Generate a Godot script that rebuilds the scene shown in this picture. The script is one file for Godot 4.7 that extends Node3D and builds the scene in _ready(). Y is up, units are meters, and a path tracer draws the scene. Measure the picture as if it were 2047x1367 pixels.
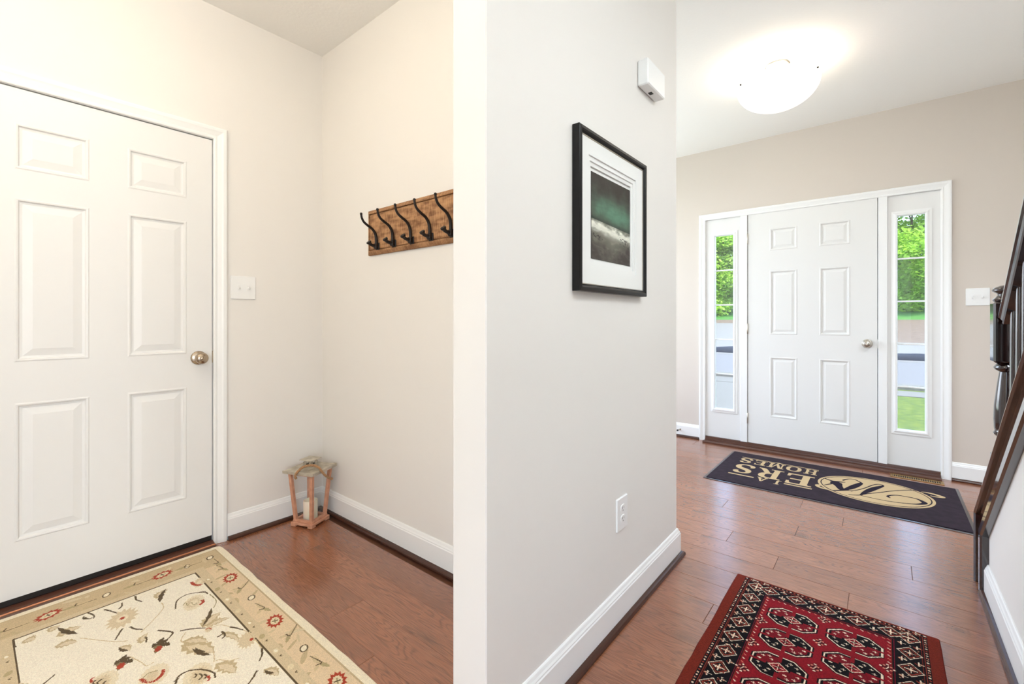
extends Node3D

# ---- measured shell (metres; camera stands over the origin, -z runs down the hall) ----
const H := 2.717
const XM := -2.612      # mudroom door wall
const ZB := -1.376      # coat rack wall
const XC := -0.766      # hall face of the centre wall
const XT := -0.8876     # mudroom face of the centre wall
const ZE := -0.83       # near end of the centre wall
const ZC := -2.177      # far end of the centre wall
const ZF := -4.439      # front door wall
const XS := 0.335       # stair wall, hall face
const ZN := 0.9         # end of the mudroom behind the camera
const ZR := 0.35        # end of the stairwell; the living room opens beyond
const F := 901.93
var M := {}
var taken := {}
var rng := RandomNumberGenerator.new()

# ------------------------------------------------------------------ mesh builder
class MB:
	var v := PackedVector3Array()
	var n := PackedVector3Array()
	var uv := PackedVector2Array()
	var xf := Transform3D()
	func tri(a: Vector3, b: Vector3, c: Vector3, ua := Vector2(), ub := Vector2(), uc := Vector2()) -> void:
		a = xf * a; b = xf * b; c = xf * c
		var m := (b - a).cross(c - a).normalized()
		v.append(a); v.append(c); v.append(b)
		n.append(m); n.append(m); n.append(m)
		uv.append(ua); uv.append(uc); uv.append(ub)
	func trin(a: Vector3, b: Vector3, c: Vector3, na: Vector3, nb: Vector3, nc: Vector3) -> void:
		v.append(xf * a); v.append(xf * c); v.append(xf * b)
		n.append((xf.basis * na).normalized()); n.append((xf.basis * nc).normalized()); n.append((xf.basis * nb).normalized())
		for i in 3: uv.append(Vector2())
	func quad(a: Vector3, b: Vector3, c: Vector3, d: Vector3) -> void:
		tri(a, b, c); tri(a, c, d)
	func quv(a: Vector3, b: Vector3, c: Vector3, d: Vector3, u0: Vector2, u1: Vector2) -> void:
		tri(a, b, c, u0, Vector2(u1.x, u0.y), u1); tri(a, c, d, u0, u1, Vector2(u0.x, u1.y))
	func box(lo: Vector3, hi: Vector3, ch := 0.0) -> void:
		if ch <= 0.0:
			var p := []
			for i in 8: p.append(Vector3(hi.x if i & 1 else lo.x, hi.y if i & 2 else lo.y, hi.z if i & 4 else lo.z))
			quad(p[4], p[5], p[7], p[6]); quad(p[1], p[0], p[2], p[3])
			quad(p[5], p[1], p[3], p[7]); quad(p[0], p[4], p[6], p[2])
			quad(p[6], p[7], p[3], p[2]); quad(p[0], p[1], p[5], p[4])
			return
		ch = minf(ch, 0.49 * minf(hi.x - lo.x, minf(hi.y - lo.y, hi.z - lo.z)))
		var c := (lo + hi) / 2.0
		var e := (hi - lo) / 2.0
		for ax in 3:
			var b := (ax + 1) % 3
			var d := (ax + 2) % 3
			for s in [-1.0, 1.0]:
				var q := []
				for k in [[-1, -1], [1, -1], [1, 1], [-1, 1]]:
					var p := Vector3()
					p[ax] = s * e[ax]; p[b] = k[0] * (e[b] - ch); p[d] = k[1] * (e[d] - ch)
					q.append(c + p)
				if s > 0: quad(q[0], q[1], q[2], q[3])
				else: quad(q[3], q[2], q[1], q[0])
			for sb in [-1.0, 1.0]:
				for sd in [-1.0, 1.0]:
					var q := []
					for k in [[-1, 0], [1, 0], [1, 1], [-1, 1]]:
						var p := Vector3()
						p[ax] = k[0] * (e[ax] - ch)
						p[b] = sb * (e[b] - (ch if k[1] == 0 else 0.0)); p[d] = sd * (e[d] - (0.0 if k[1] == 0 else ch))
						q.append(c + p)
					if sb * sd > 0: quad(q[3], q[2], q[1], q[0])
					else: quad(q[0], q[1], q[2], q[3])
		for i in 8:
			var s := Vector3(1 if i & 1 else -1, 1 if i & 2 else -1, 1 if i & 4 else -1)
			var a := c + s * (e - Vector3(0, ch, ch)); var b2 := c + s * (e - Vector3(ch, 0, ch)); var d2 := c + s * (e - Vector3(ch, ch, 0))
			if s.x * s.y * s.z > 0: tri(a, b2, d2)
			else: tri(d2, b2, a)
	func lathe(prof: Array, seg := 24, sharp := 0.6) -> void:   # prof: Vector2(radius, height), bottom to top
		var k := prof.size() - 1
		var dn := []
		for i in k:
			var d: Vector2 = prof[i + 1] - prof[i]
			dn.append(Vector2(d.y, -d.x).normalized())
		for i in k:
			var n0: Vector2 = dn[i]
			var n1: Vector2 = dn[i]
			if i > 0 and dn[i - 1].dot(dn[i]) > sharp: n0 = (dn[i - 1] + dn[i]).normalized()
			if i < k - 1 and dn[i + 1].dot(dn[i]) > sharp: n1 = (dn[i + 1] + dn[i]).normalized()
			for j in seg:
				var a0 := TAU * j / seg; var a1 := TAU * (j + 1) / seg
				var c0 := Vector3(cos(a0), 0, -sin(a0)); var c1 := Vector3(cos(a1), 0, -sin(a1))
				var p: Vector2 = prof[i]; var q: Vector2 = prof[i + 1]
				var A := c0 * p.x + Vector3.UP * p.y; var B := c1 * p.x + Vector3.UP * p.y
				var C := c1 * q.x + Vector3.UP * q.y; var D := c0 * q.x + Vector3.UP * q.y
				var U := Vector3.UP
				if p.x > 1e-6: trin(A, B, C, c0 * n0.x + U * n0.y, c1 * n0.x + U * n0.y, c1 * n1.x + U * n1.y)
				if q.x > 1e-6: trin(A, C, D, c0 * n0.x + U * n0.y, c1 * n1.x + U * n1.y, c0 * n1.x + U * n1.y)
	func tube(path: Array, rad: Array, seg := 8, flat := 1.0) -> void:
		var rings := []
		var nors := []
		var side := Vector3()
		for i in path.size():
			var d: Vector3 = (path[mini(i + 1, path.size() - 1)] - path[maxi(i - 1, 0)]).normalized()
			if i == 0: side = d.cross(Vector3.UP if absf(d.y) < 0.9 else Vector3.RIGHT).normalized()
			else: side = (side - d * side.dot(d)).normalized()
			var up := side.cross(d)
			var ring := []; var nr := []
			for j in seg:
				var a := TAU * j / seg
				var w := side * cos(a) + up * sin(a) * flat
				ring.append(path[i] + w * rad[mini(i, rad.size() - 1)]); nr.append((side * cos(a) * flat + up * sin(a)).normalized())
			rings.append(ring); nors.append(nr)
		for i in path.size() - 1:
			for j in seg:
				var k := (j + 1) % seg
				trin(rings[i][j], rings[i + 1][j], rings[i + 1][k], nors[i][j], nors[i + 1][j], nors[i + 1][k])
				trin(rings[i][j], rings[i + 1][k], rings[i][k], nors[i][j], nors[i + 1][k], nors[i][k])
		for e in [0, path.size() - 1]:
			for j in seg:
				var k := (j + 1) % seg
				if e == 0: tri(path[0], rings[0][j], rings[0][k])
				else: tri(path[e], rings[e][k], rings[e][j])
	func sweep(path: Array, prof: Array, closed := false) -> void:   # path in the xy plane, prof: (outward offset to the right of the path, height along z)
		var m := []
		var k := path.size()
		for i in k:
			var d0: Vector2; var d1: Vector2
			d1 = (path[(i + 1) % k] - path[i]).normalized() if closed or i < k - 1 else (path[i] - path[i - 1]).normalized()
			d0 = (path[i] - path[(i - 1 + k) % k]).normalized() if closed or i > 0 else d1
			var n0 := Vector2(d0.y, -d0.x); var n1 := Vector2(d1.y, -d1.x)
			m.append((n0 + n1) / (1.0 + n0.dot(n1)))
		for i in (k if closed else k - 1):
			var j := (i + 1) % k
			for q in prof.size() - 1:
				var a: Vector2 = prof[q]; var b: Vector2 = prof[q + 1]
				var A: Vector2 = path[i] + m[i] * a.x; var B: Vector2 = path[j] + m[j] * a.x
				var C: Vector2 = path[j] + m[j] * b.x; var D: Vector2 = path[i] + m[i] * b.x
				quad(Vector3(A.x, A.y, a.y), Vector3(D.x, D.y, b.y), Vector3(C.x, C.y, b.y), Vector3(B.x, B.y, a.y))
		if not closed:
			var pp := PackedVector2Array(prof)
			var t := Geometry2D.triangulate_polygon(pp)
			for e in [0, k - 1]:
				for q in range(0, t.size(), 3):
					var w := []
					for r in 3:
						var z: Vector2 = path[e] + m[e] * pp[t[q + r]].x
						w.append(Vector3(z.x, z.y, pp[t[q + r]].y))
					tri(w[0], w[1], w[2])
	func prism(poly: PackedVector2Array, z0: float, z1: float, inset := 0.0, lo := Vector2(), hi := Vector2(1, 1)) -> void:   # polygon in xy, from z0 up to z1, uv on the faces over lo..hi
		if Geometry2D.is_polygon_clockwise(poly): poly.reverse()
		var k := poly.size()
		var top := poly.duplicate()
		if inset > 0.0:
			for i in k:
				var d0 := (poly[i] - poly[(i - 1 + k) % k]).normalized(); var d1 := (poly[(i + 1) % k] - poly[i]).normalized()
				var n0 := Vector2(-d0.y, d0.x); var n1 := Vector2(-d1.y, d1.x)
				top[i] = poly[i] + (n0 + n1) / (1.0 + n0.dot(n1)) * inset
		var t := Geometry2D.triangulate_polygon(poly)
		var f := func(p: Vector2) -> Vector2: return (p - lo) / (hi - lo)
		for q in range(0, t.size(), 3):
			var a := t[q]; var b := t[q + 1]; var c := t[q + 2]
			if (poly[b] - poly[a]).cross(poly[c] - poly[a]) < 0: b = t[q + 2]; c = t[q + 1]
			tri(Vector3(top[a].x, top[a].y, z1), Vector3(top[b].x, top[b].y, z1), Vector3(top[c].x, top[c].y, z1), f.call(top[a]), f.call(top[b]), f.call(top[c]))
			tri(Vector3(poly[a].x, poly[a].y, z0), Vector3(poly[c].x, poly[c].y, z0), Vector3(poly[b].x, poly[b].y, z0))
		var zm := z1 - inset
		for i in k:
			var j := (i + 1) % k
			var a := poly[i]; var b := poly[j]; var ua: Vector2 = f.call(a); var ub: Vector2 = f.call(b)
			for s in ([[poly, z0, poly, zm], [poly, zm, top, z1]] if inset > 0.0 else [[poly, z0, poly, z1]]):
				var A := Vector3(s[0][i].x, s[0][i].y, s[1]); var B := Vector3(s[0][j].x, s[0][j].y, s[1])
				var C := Vector3(s[2][j].x, s[2][j].y, s[3]); var D := Vector3(s[2][i].x, s[2][i].y, s[3])
				tri(A, B, C, ua, ub, ub); tri(A, C, D, ua, ub, ua)
	func mesh() -> ArrayMesh:
		var a := []
		a.resize(Mesh.ARRAY_MAX)
		a[Mesh.ARRAY_VERTEX] = v; a[Mesh.ARRAY_NORMAL] = n; a[Mesh.ARRAY_TEX_UV] = uv
		var m := ArrayMesh.new()
		m.add_surface_from_arrays(Mesh.PRIMITIVE_TRIANGLES, a)
		return m

# ------------------------------------------------------------------ flat print: a small raster canvas in metres
class Pad:
	var im: Image
	var s: float
	var rng := RandomNumberGenerator.new()
	func _init(w: float, h: float, per_m: float, c: Color) -> void:
		s = per_m
		im = Image.create(int(w * s), int(h * s), false, Image.FORMAT_RGB8)
		im.fill(c)
	func poly(p: Array, c: Color) -> void:
		var lo := 1e9; var hi := -1e9
		for q in p: lo = minf(lo, q.y); hi = maxf(hi, q.y)
		var y0 := maxi(int(lo * s), 0); var y1 := mini(int(hi * s), im.get_height() - 1)
		var k := p.size()
		for y in range(y0, y1 + 1):
			var yy := (y + 0.5) / s
			var xs := []
			for i in k:
				var a: Vector2 = p[i]; var b: Vector2 = p[(i + 1) % k]
				if (a.y <= yy) != (b.y <= yy): xs.append(a.x + (yy - a.y) / (b.y - a.y) * (b.x - a.x))
			xs.sort()
			for i in range(0, xs.size() - 1, 2):
				var x0 := maxi(roundi(xs[i] * s), 0); var x1 := mini(roundi(xs[i + 1] * s), im.get_width())
				if x1 > x0: im.fill_rect(Rect2i(x0, y, x1 - x0, 1), c)
	func disc(c: Vector2, rx: float, ry: float, col: Color, turn := 0.0, spikes := 0, depth := 0.0) -> void:
		var p := []
		var k := spikes * 2 if spikes else 20
		for i in k:
			var a := TAU * i / k
			var r := 1.0 if spikes == 0 or i % 2 == 0 else 1.0 - depth
			p.append(c + (Vector2(cos(a) * rx, sin(a) * ry) * r).rotated(turn))
		poly(p, col)
	func line(p: Array, w: float, c: Color, w2 := -1.0) -> void:
		var k := p.size() - 1
		for i in k:
			var a: Vector2 = p[i]; var b: Vector2 = p[i + 1]
			var wa := w if w2 < 0 else lerpf(w, w2, float(i) / k); var wb := w if w2 < 0 else lerpf(w, w2, float(i + 1) / k)
			var m := (b - a).orthogonal().normalized()
			poly([a + m * wa / 2, b + m * wb / 2, b - m * wb / 2, a - m * wa / 2], c)
	func curve(p: Array, w: float, c: Color, w2 := -1.0, jag := 0.0) -> void:   # smooth line through p
		var o := []
		for i in p.size() - 1:
			var a: Vector2 = p[maxi(i - 1, 0)]; var b: Vector2 = p[i]; var d: Vector2 = p[i + 1]; var e: Vector2 = p[mini(i + 2, p.size() - 1)]
			for j in 6: o.append(b.cubic_interpolate(d, a, e, j / 6.0) + Vector2(rng.randf_range(-jag, jag), rng.randf_range(-jag, jag)))
		o.append(p[-1])
		line(o, w, c, w2)
	func leaf(a: Vector2, b: Vector2, wid: float, c: Color, teeth := 0, bend := 0.0) -> void:
		var L := []; var R := []
		var m := (b - a).orthogonal().normalized()
		var k := 12 if teeth == 0 else teeth * 2
		for i in k + 1:
			var t := float(i) / k
			var w := sin(PI * pow(t, 0.8)) * wid / 2
			if teeth and i % 2 == 1: w *= 0.62
			var q := a.lerp(b, t) + m * bend * sin(PI * t)
			L.append(q + m * w); R.append(q - m * w)
		R.reverse()
		poly(L + R, c)
	func grain(amount: float, seed_: int, step := 1) -> void:   # yarn by yarn unevenness
		rng.seed = seed_
		for y in range(0, im.get_height(), step):
			for x in range(0, im.get_width(), step):
				var c := im.get_pixel(x, y)
				var k := 1.0 + rng.randf_range(-amount, amount)
				c = Color(c.r * k, c.g * k, c.b * k)
				if step == 1: im.set_pixel(x, y, c)
				else: im.fill_rect(Rect2i(x, y, step, step), c)
	func tex() -> ImageTexture:
		return ImageTexture.create_from_image(im)

# ------------------------------------------------------------------ nodes, names, metas
func c8(r: int, g: int, b: int) -> Color: return Color(r / 255.0, g / 255.0, b / 255.0)

func numbered(s: String) -> String:
	var k: int = taken.get(s, -1) + 1
	taken[s] = k
	return s if k == 0 else "%s_%03d" % [s, k]

func tag(o: Node3D, label: String, category: String, group := "", kind := "") -> Node3D:
	if label: o.set_meta("label", label)
	if category: o.set_meta("category", category)
	if group: o.set_meta("group", group)
	if kind: o.set_meta("kind", kind)
	return o

func thing(called: String, label: String, category: String, at := Vector3.ZERO, turn := 0.0, group := "", kind := "") -> Node3D:
	var o := Node3D.new()
	o.name = numbered(called)
	add_child(o)
	o.position = at
	o.rotation.y = turn
	tag(o, label, category, group, kind)
	return o

func put(called: String, mb, m: Material, parent: Node3D = null) -> MeshInstance3D:
	var o := MeshInstance3D.new()
	o.mesh = mb if mb is Mesh else mb.mesh()
	o.material_override = m
	if parent == null:
		o.name = numbered(called)
		add_child(o)
	else:
		var k := 0
		for c in parent.get_children():
			if String(c.name) == called or String(c.name).begins_with(called + "_") and String(c.name).trim_prefix(called + "_").is_valid_int(): k += 1
		o.name = called if k == 0 else "%s_%03d" % [called, k]
		parent.add_child(o)
	return o

func struct(called: String, mb, m: Material, label: String, category: String) -> MeshInstance3D:
	var o := put(called, mb, m)
	tag(o, label, category, "", "structure")
	return o

func mk(c: Color, rough := 0.6, metal := 0.0, spec := 0.5) -> StandardMaterial3D:
	var m := StandardMaterial3D.new()
	m.albedo_color = c
	m.roughness = rough
	m.metallic = metal
	m.metallic_specular = spec
	m.cull_mode = BaseMaterial3D.CULL_DISABLED
	return m

func noise_tex(freq: float, size := 256, ramp := [], seed_ := 1, as_normal := false, bump := 2.0) -> NoiseTexture2D:
	var t := NoiseTexture2D.new()
	var f := FastNoiseLite.new()
	f.seed = seed_; f.frequency = freq; f.fractal_octaves = 4
	t.noise = f; t.width = size; t.height = size; t.seamless = true
	if as_normal: t.as_normal_map = true; t.bump_strength = bump
	if ramp.size():
		var g := Gradient.new()
		g.offsets = PackedFloat32Array(range(ramp.size()).map(func(i): return float(i) / (ramp.size() - 1)))
		g.colors = PackedColorArray(ramp)
		t.color_ramp = g
	return t

func tri_tex(m: StandardMaterial3D, t: Texture2D, per_m: float) -> StandardMaterial3D:
	m.albedo_texture = t
	m.uv1_triplanar = true
	m.uv1_world_triplanar = true
	m.uv1_scale = Vector3.ONE * per_m
	return m

# oak-look plank print: u runs along the grain over 1.22 m, v over two plank widths
func wood_images(seed_: int, w: int, h: int, len_m: float, wid_m: float, base: Color, dark: Color, pale: Color, knots: int) -> Array:
	var a := Image.create(w, h, false, Image.FORMAT_RGB8)
	var b := Image.create(w, h, false, Image.FORMAT_L8)
	var n1 := FastNoiseLite.new(); n1.seed = seed_; n1.frequency = 1.0; n1.fractal_octaves = 3
	var n2 := FastNoiseLite.new(); n2.seed = seed_ + 7; n2.frequency = 1.0; n2.fractal_octaves = 2
	var r := RandomNumberGenerator.new(); r.seed = seed_
	var ks := []
	for i in knots: ks.append(Vector4(r.randf() * len_m, r.randf() * wid_m, r.randf_range(0.03, 0.07), r.randf_range(0.014, 0.028)))
	for y in h:
		var my := float(y) / h * wid_m
		for x in w:
			var mx := float(x) / w * len_m
			var warp := n1.get_noise_2d(mx * 0.9, my * 7.0)
			var kn := 0.0
			for k in ks:
				var d := Vector2((mx - k.x) / k.z, (my - k.y) / k.w).length_squared()
				if d < 6.0:
					kn = maxf(kn, exp(-d))
			warp += kn * 0.35
			var l := 0.5 + 0.5 * sin((my * 96.0 + warp * 9.0) * TAU)
			l = l * l * l
			var st := n2.get_noise_2d(mx * 9.0, my * 560.0)
			var g := clampf(0.42 * l + 0.55 * st + 0.12, 0.0, 1.0)
			var c := base.lerp(dark, g).lerp(pale, clampf(-st * 0.6 + n1.get_noise_2d(mx * 0.9 + 9.0, my * 5.0) * 0.35, 0.0, 0.5))
			c = c.lerp(Color(dark.r * 0.95, dark.g * 1.0, dark.b * 1.0), kn * (0.55 + 0.5 * st))
			a.set_pixel(x, y, c)
			b.set_pixel(x, y, Color.WHITE * clampf(0.75 - 0.5 * g, 0.0, 1.0))
	return [ImageTexture.create_from_image(a), ImageTexture.create_from_image(b)]

func materials() -> void:
	var orange := noise_tex(0.05, 256, [], 3, true, 1.2)
	M.wall = mk(c8(237, 233, 227), 0.7)
	M.wall_beige = mk(c8(217, 207, 196), 0.7)
	M.ceiling = mk(c8(250, 249, 245), 0.9)
	for k in ["ceiling"]:
		M[k].normal_enabled = true; M[k].normal_texture = orange; M[k].normal_scale = 0.25
		M[k].uv1_triplanar = true; M[k].uv1_world_triplanar = true; M[k].uv1_scale = Vector3.ONE * 3.0
	M.trim = mk(c8(245, 245, 243), 0.35)
	M.door = mk(c8(235, 234, 231), 0.4)
	M.plastic = mk(c8(244, 244, 242), 0.3)
	M.slot = mk(c8(30, 28, 26), 0.6)
	M.nickel = mk(c8(196, 190, 180), 0.28, 1.0)
	M.bronze_knob = mk(c8(176, 160, 140), 0.25, 1.0)
	M.brass = mk(c8(190, 160, 110), 0.35, 1.0)
	M.copper = mk(c8(196, 132, 96), 0.3, 0.7)
	M.iron = mk(c8(26, 17, 13), 0.5, 0.2)
	M.black_rubber = mk(c8(24, 20, 18), 0.5)
	M.dark_wood = mk(c8(34, 12, 11), 0.12, 0.0, 0.6)
	M.dark_wood.clearcoat_enabled = true; M.dark_wood.clearcoat = 1.0; M.dark_wood.clearcoat_roughness = 0.06
	tri_tex(M.dark_wood, noise_tex(0.02, 256, [c8(255, 255, 255), c8(190, 170, 165)], 5), 2.0)
	M.shoe = mk(c8(70, 40, 29), 0.22)
	M.threshold = mk(c8(86, 52, 38), 0.32)
	M.picture_black = mk(c8(13, 11, 10), 0.3, 0.0, 0.4)
	M.mat_board = mk(c8(240, 240, 236), 0.9)
	M.glass = mk(Color(1, 1, 1, 0.04), 0.02, 0.0, 0.15)
	M.glass.transparency = BaseMaterial3D.TRANSPARENCY_ALPHA
	# floor boards
	M.planks = []
	for i in 4:
		var t := wood_images(11 + i * 5, 1024, 256, 1.22, 0.29, [c8(157, 95, 61), c8(146, 88, 57), c8(163, 100, 66), c8(151, 92, 60)][i], c8(106, 62, 41), c8(176, 120, 86), [3, 2, 4, 2][i])
		var m := mk(Color.WHITE, 0.24, 0.0, 0.7)
		m.clearcoat_enabled = true; m.clearcoat = 0.5; m.clearcoat_roughness = 0.2
		m.albedo_texture = t[0]
		m.heightmap_enabled = true; m.heightmap_texture = t[1]; m.heightmap_scale = 0.004
		M.planks.append(m)
	# rustic boards
	M.rustic = mk(Color.WHITE, 0.75)
	var rp := Image.create(512, 256, false, Image.FORMAT_RGB8)
	var ra := FastNoiseLite.new(); ra.seed = 91; ra.frequency = 1.0; ra.fractal_octaves = 3
	for y in 256:
		for x in 512:
			var saw := ra.get_noise_2d(x * 0.30, y * 0.012)
			var tone := ra.get_noise_2d(x * 0.008 + 50.0, y * 0.035)
			rp.set_pixel(x, y, c8(176, 130, 88).lerp(c8(112, 74, 46), clampf(0.30 + saw * 0.9 + tone * 0.9, 0.0, 1.0)).lerp(c8(214, 172, 128), clampf(-saw * 0.8 - tone * 0.3, 0.0, 0.7)))
	M.rustic.albedo_texture = ImageTexture.create_from_image(rp)
	M.rustic.uv1_triplanar = true; M.rustic.uv1_scale = Vector3(2.0, 4.0, 2.0)
	M.lantern_wood = mk(c8(228, 178, 148), 0.6)
	tri_tex(M.lantern_wood, noise_tex(0.03, 128, [c8(255, 245, 240), c8(205, 185, 175)], 8), 5.0)
	M.zinc = mk(c8(222, 216, 204), 0.5, 0.15)
	tri_tex(M.zinc, noise_tex(0.03, 128, [c8(255, 252, 246), c8(180, 172, 160)], 12), 4.0)
	M.rope = mk(c8(176, 136, 98), 0.9)
	M.wax = mk(c8(240, 232, 212), 0.5)
	M.wax.subsurf_scatter_enabled = true; M.wax.subsurf_scatter_strength = 0.3
	M.bowl = mk(c8(250, 246, 238), 0.3)
	M.bowl.emission_enabled = true; M.bowl.emission = Color(1.0, 0.95, 0.88); M.bowl.emission_energy_multiplier = 1.1
	M.bowl_warm = M.bowl.duplicate()
	M.bowl_warm.emission = Color(1.0, 0.94, 0.84)
	# outdoors
	M.grass = tri_tex(mk(Color.WHITE, 0.9), noise_tex(0.03, 512, [c8(70, 90, 14), c8(94, 112, 20), c8(124, 130, 42)], 21), 0.35)
	M.far_grass = tri_tex(mk(Color.WHITE, 0.9), noise_tex(0.03, 512, [c8(62, 118, 44), c8(96, 150, 60)], 22), 0.15)
	M.concrete = tri_tex(mk(Color.WHITE, 0.9), noise_tex(0.05, 256, [c8(118, 112, 102), c8(136, 130, 120)], 23), 0.8)
	M.asphalt = tri_tex(mk(Color.WHITE, 0.9), noise_tex(0.08, 256, [c8(118, 113, 110), c8(134, 129, 126)], 24), 0.6)
	M.gravel = tri_tex(mk(Color.WHITE, 1.0), noise_tex(0.06, 256, [c8(126, 120, 112), c8(150, 144, 136)], 25), 0.3)
	M.dirt = tri_tex(mk(Color.WHITE, 1.0), noise_tex(0.04, 256, [c8(98, 80, 66), c8(128, 106, 88), c8(140, 122, 104)], 26), 0.25)
	M.berm = mk(c8(44, 48, 60), 0.9)
	M.bark = mk(c8(86, 74, 60), 0.9)
	M.leaves = []
	for c in [c8(152, 186, 66), c8(180, 204, 96), c8(122, 160, 70), c8(196, 212, 126)]:
		var m := mk(c, 0.6)
		m.backlight_enabled = true; m.backlight = Color(0.75, 0.9, 0.35)
		M.leaves.append(m)

# ------------------------------------------------------------------ main
func _ready() -> void:
	rng.seed = 4711
	# camera: level, lens shifted down a little
	var cam := Camera3D.new()
	cam.name = "camera"
	cam.position = Vector3(0, 1.1301, 0)
	cam.rotation.y = 0.6881
	cam.near = 0.05; cam.far = 400.0
	cam.projection = Camera3D.PROJECTION_FRUSTUM
	cam.size = 0.05 * 1367.0 / F
	cam.frustum_offset = Vector2(0, -0.05 * 44.04 / F)
	add_child(cam)
	cam.current = true
	# sky, exposure
	var env := Environment.new()
	var sky := Sky.new()
	var sm := ProceduralSkyMaterial.new()
	sm.sky_top_color = c8(150, 185, 228); sm.sky_horizon_color = c8(226, 234, 242)
	sm.ground_bottom_color = c8(120, 120, 110); sm.ground_horizon_color = c8(200, 205, 205)
	sm.sky_energy_multiplier = 1.9; sm.ground_energy_multiplier = 0.8
	sky.sky_material = sm
	env.background_mode = Environment.BG_SKY
	env.sky = sky
	env.tonemap_mode = Environment.TONE_MAPPER_LINEAR
	env.tonemap_exposure = 0.985
	env.sdfgi_enabled = true; env.ssao_enabled = true; env.ssil_enabled = true
	var we := WorldEnvironment.new()
	we.name = "world_environment"
	we.environment = env
	add_child(we)
	# sun over the right shoulder of the house, on the front yard only
	var sun := DirectionalLight3D.new()
	sun.name = "sun"
	sun.rotation_degrees = Vector3(-52, 75, 0)
	sun.light_energy = 1.9; sun.light_color = Color(1, 0.97, 0.9)
	sun.light_angular_distance = 0.6; sun.shadow_enabled = true
	add_child(sun)
	# daylight through the tall windows of the room behind the camera
	# daylight: two windows of the room behind, the entry's side window, the skylight over the stairs
	for w in [["window_daylight", Vector3(1.2, 1.375, 4.15), Vector3(0, 0, 0), Vector2(3.7, 2.1), 9.6], ["side_window_daylight", Vector3(3.45, 1.375, 1.95), Vector3(0, PI / 2, 0), Vector2(2.6, 2.1), 16.0],
			["entry_window_daylight", Vector3(XM + 0.02, 1.45, -3.32), Vector3(0, -PI / 2, 0), Vector2(1.7, 1.8), 3.7], ["stairwell_daylight", Vector3(0.9, 3.9, -1.2), Vector3(-PI / 2, 0, 0), Vector2(0.8, 2.2), 12.4]]:
		var day := AreaLight3D.new()
		day.name = w[0]
		day.position = w[1]
		day.rotation = w[2]
		day.area_size = w[3]
		day.area_normalize_energy = true
		day.light_energy = w[4]; day.light_color = Color(0.88, 0.94, 1.0) if w[0] == "window_daylight" else Color(0.93, 0.965, 1.0)
		day.shadow_enabled = true
		day.set("area_range", 20.0)
		add_child(day)

	materials()
	shell()
	floor_boards()
	baseboards()
	front_door()
	mud_door()
	stairs()
	bowl_light(Vector3(-0.508, 0, -3.224), "frosted glass bowl ceiling light, lit, hanging in the entry", 0.08, Color(1.0, 0.95, 0.88), M.bowl)
	bowl_light(Vector3(-1.50, 0, 0.62), "warm white bowl ceiling light nearer the viewpoint in the mudroom", 0.45, Color(1.0, 0.955, 0.885), M.bowl_warm)
	bowl_light(Vector3(-1.45, 0, -0.25), "warm white bowl ceiling light above the cream rug in the mudroom", 0.2, Color(1.0, 0.955, 0.885), M.bowl_warm)
	cream_rug()
	red_rug()
	door_mat()
	coat_rack()
	lantern()
	picture()
	small_fittings()
	outdoors()

func bx(mb: MB, a: Array, ch := 0.0) -> void:   # [x0, x1, y0, y1, z0, z1]
	mb.box(Vector3(a[0], a[2], a[4]), Vector3(a[1], a[3], a[5]), ch)

func boxes(list: Array, ch := 0.0) -> MB:
	var mb := MB.new()
	for a in list: bx(mb, a, ch)
	return mb

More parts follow.
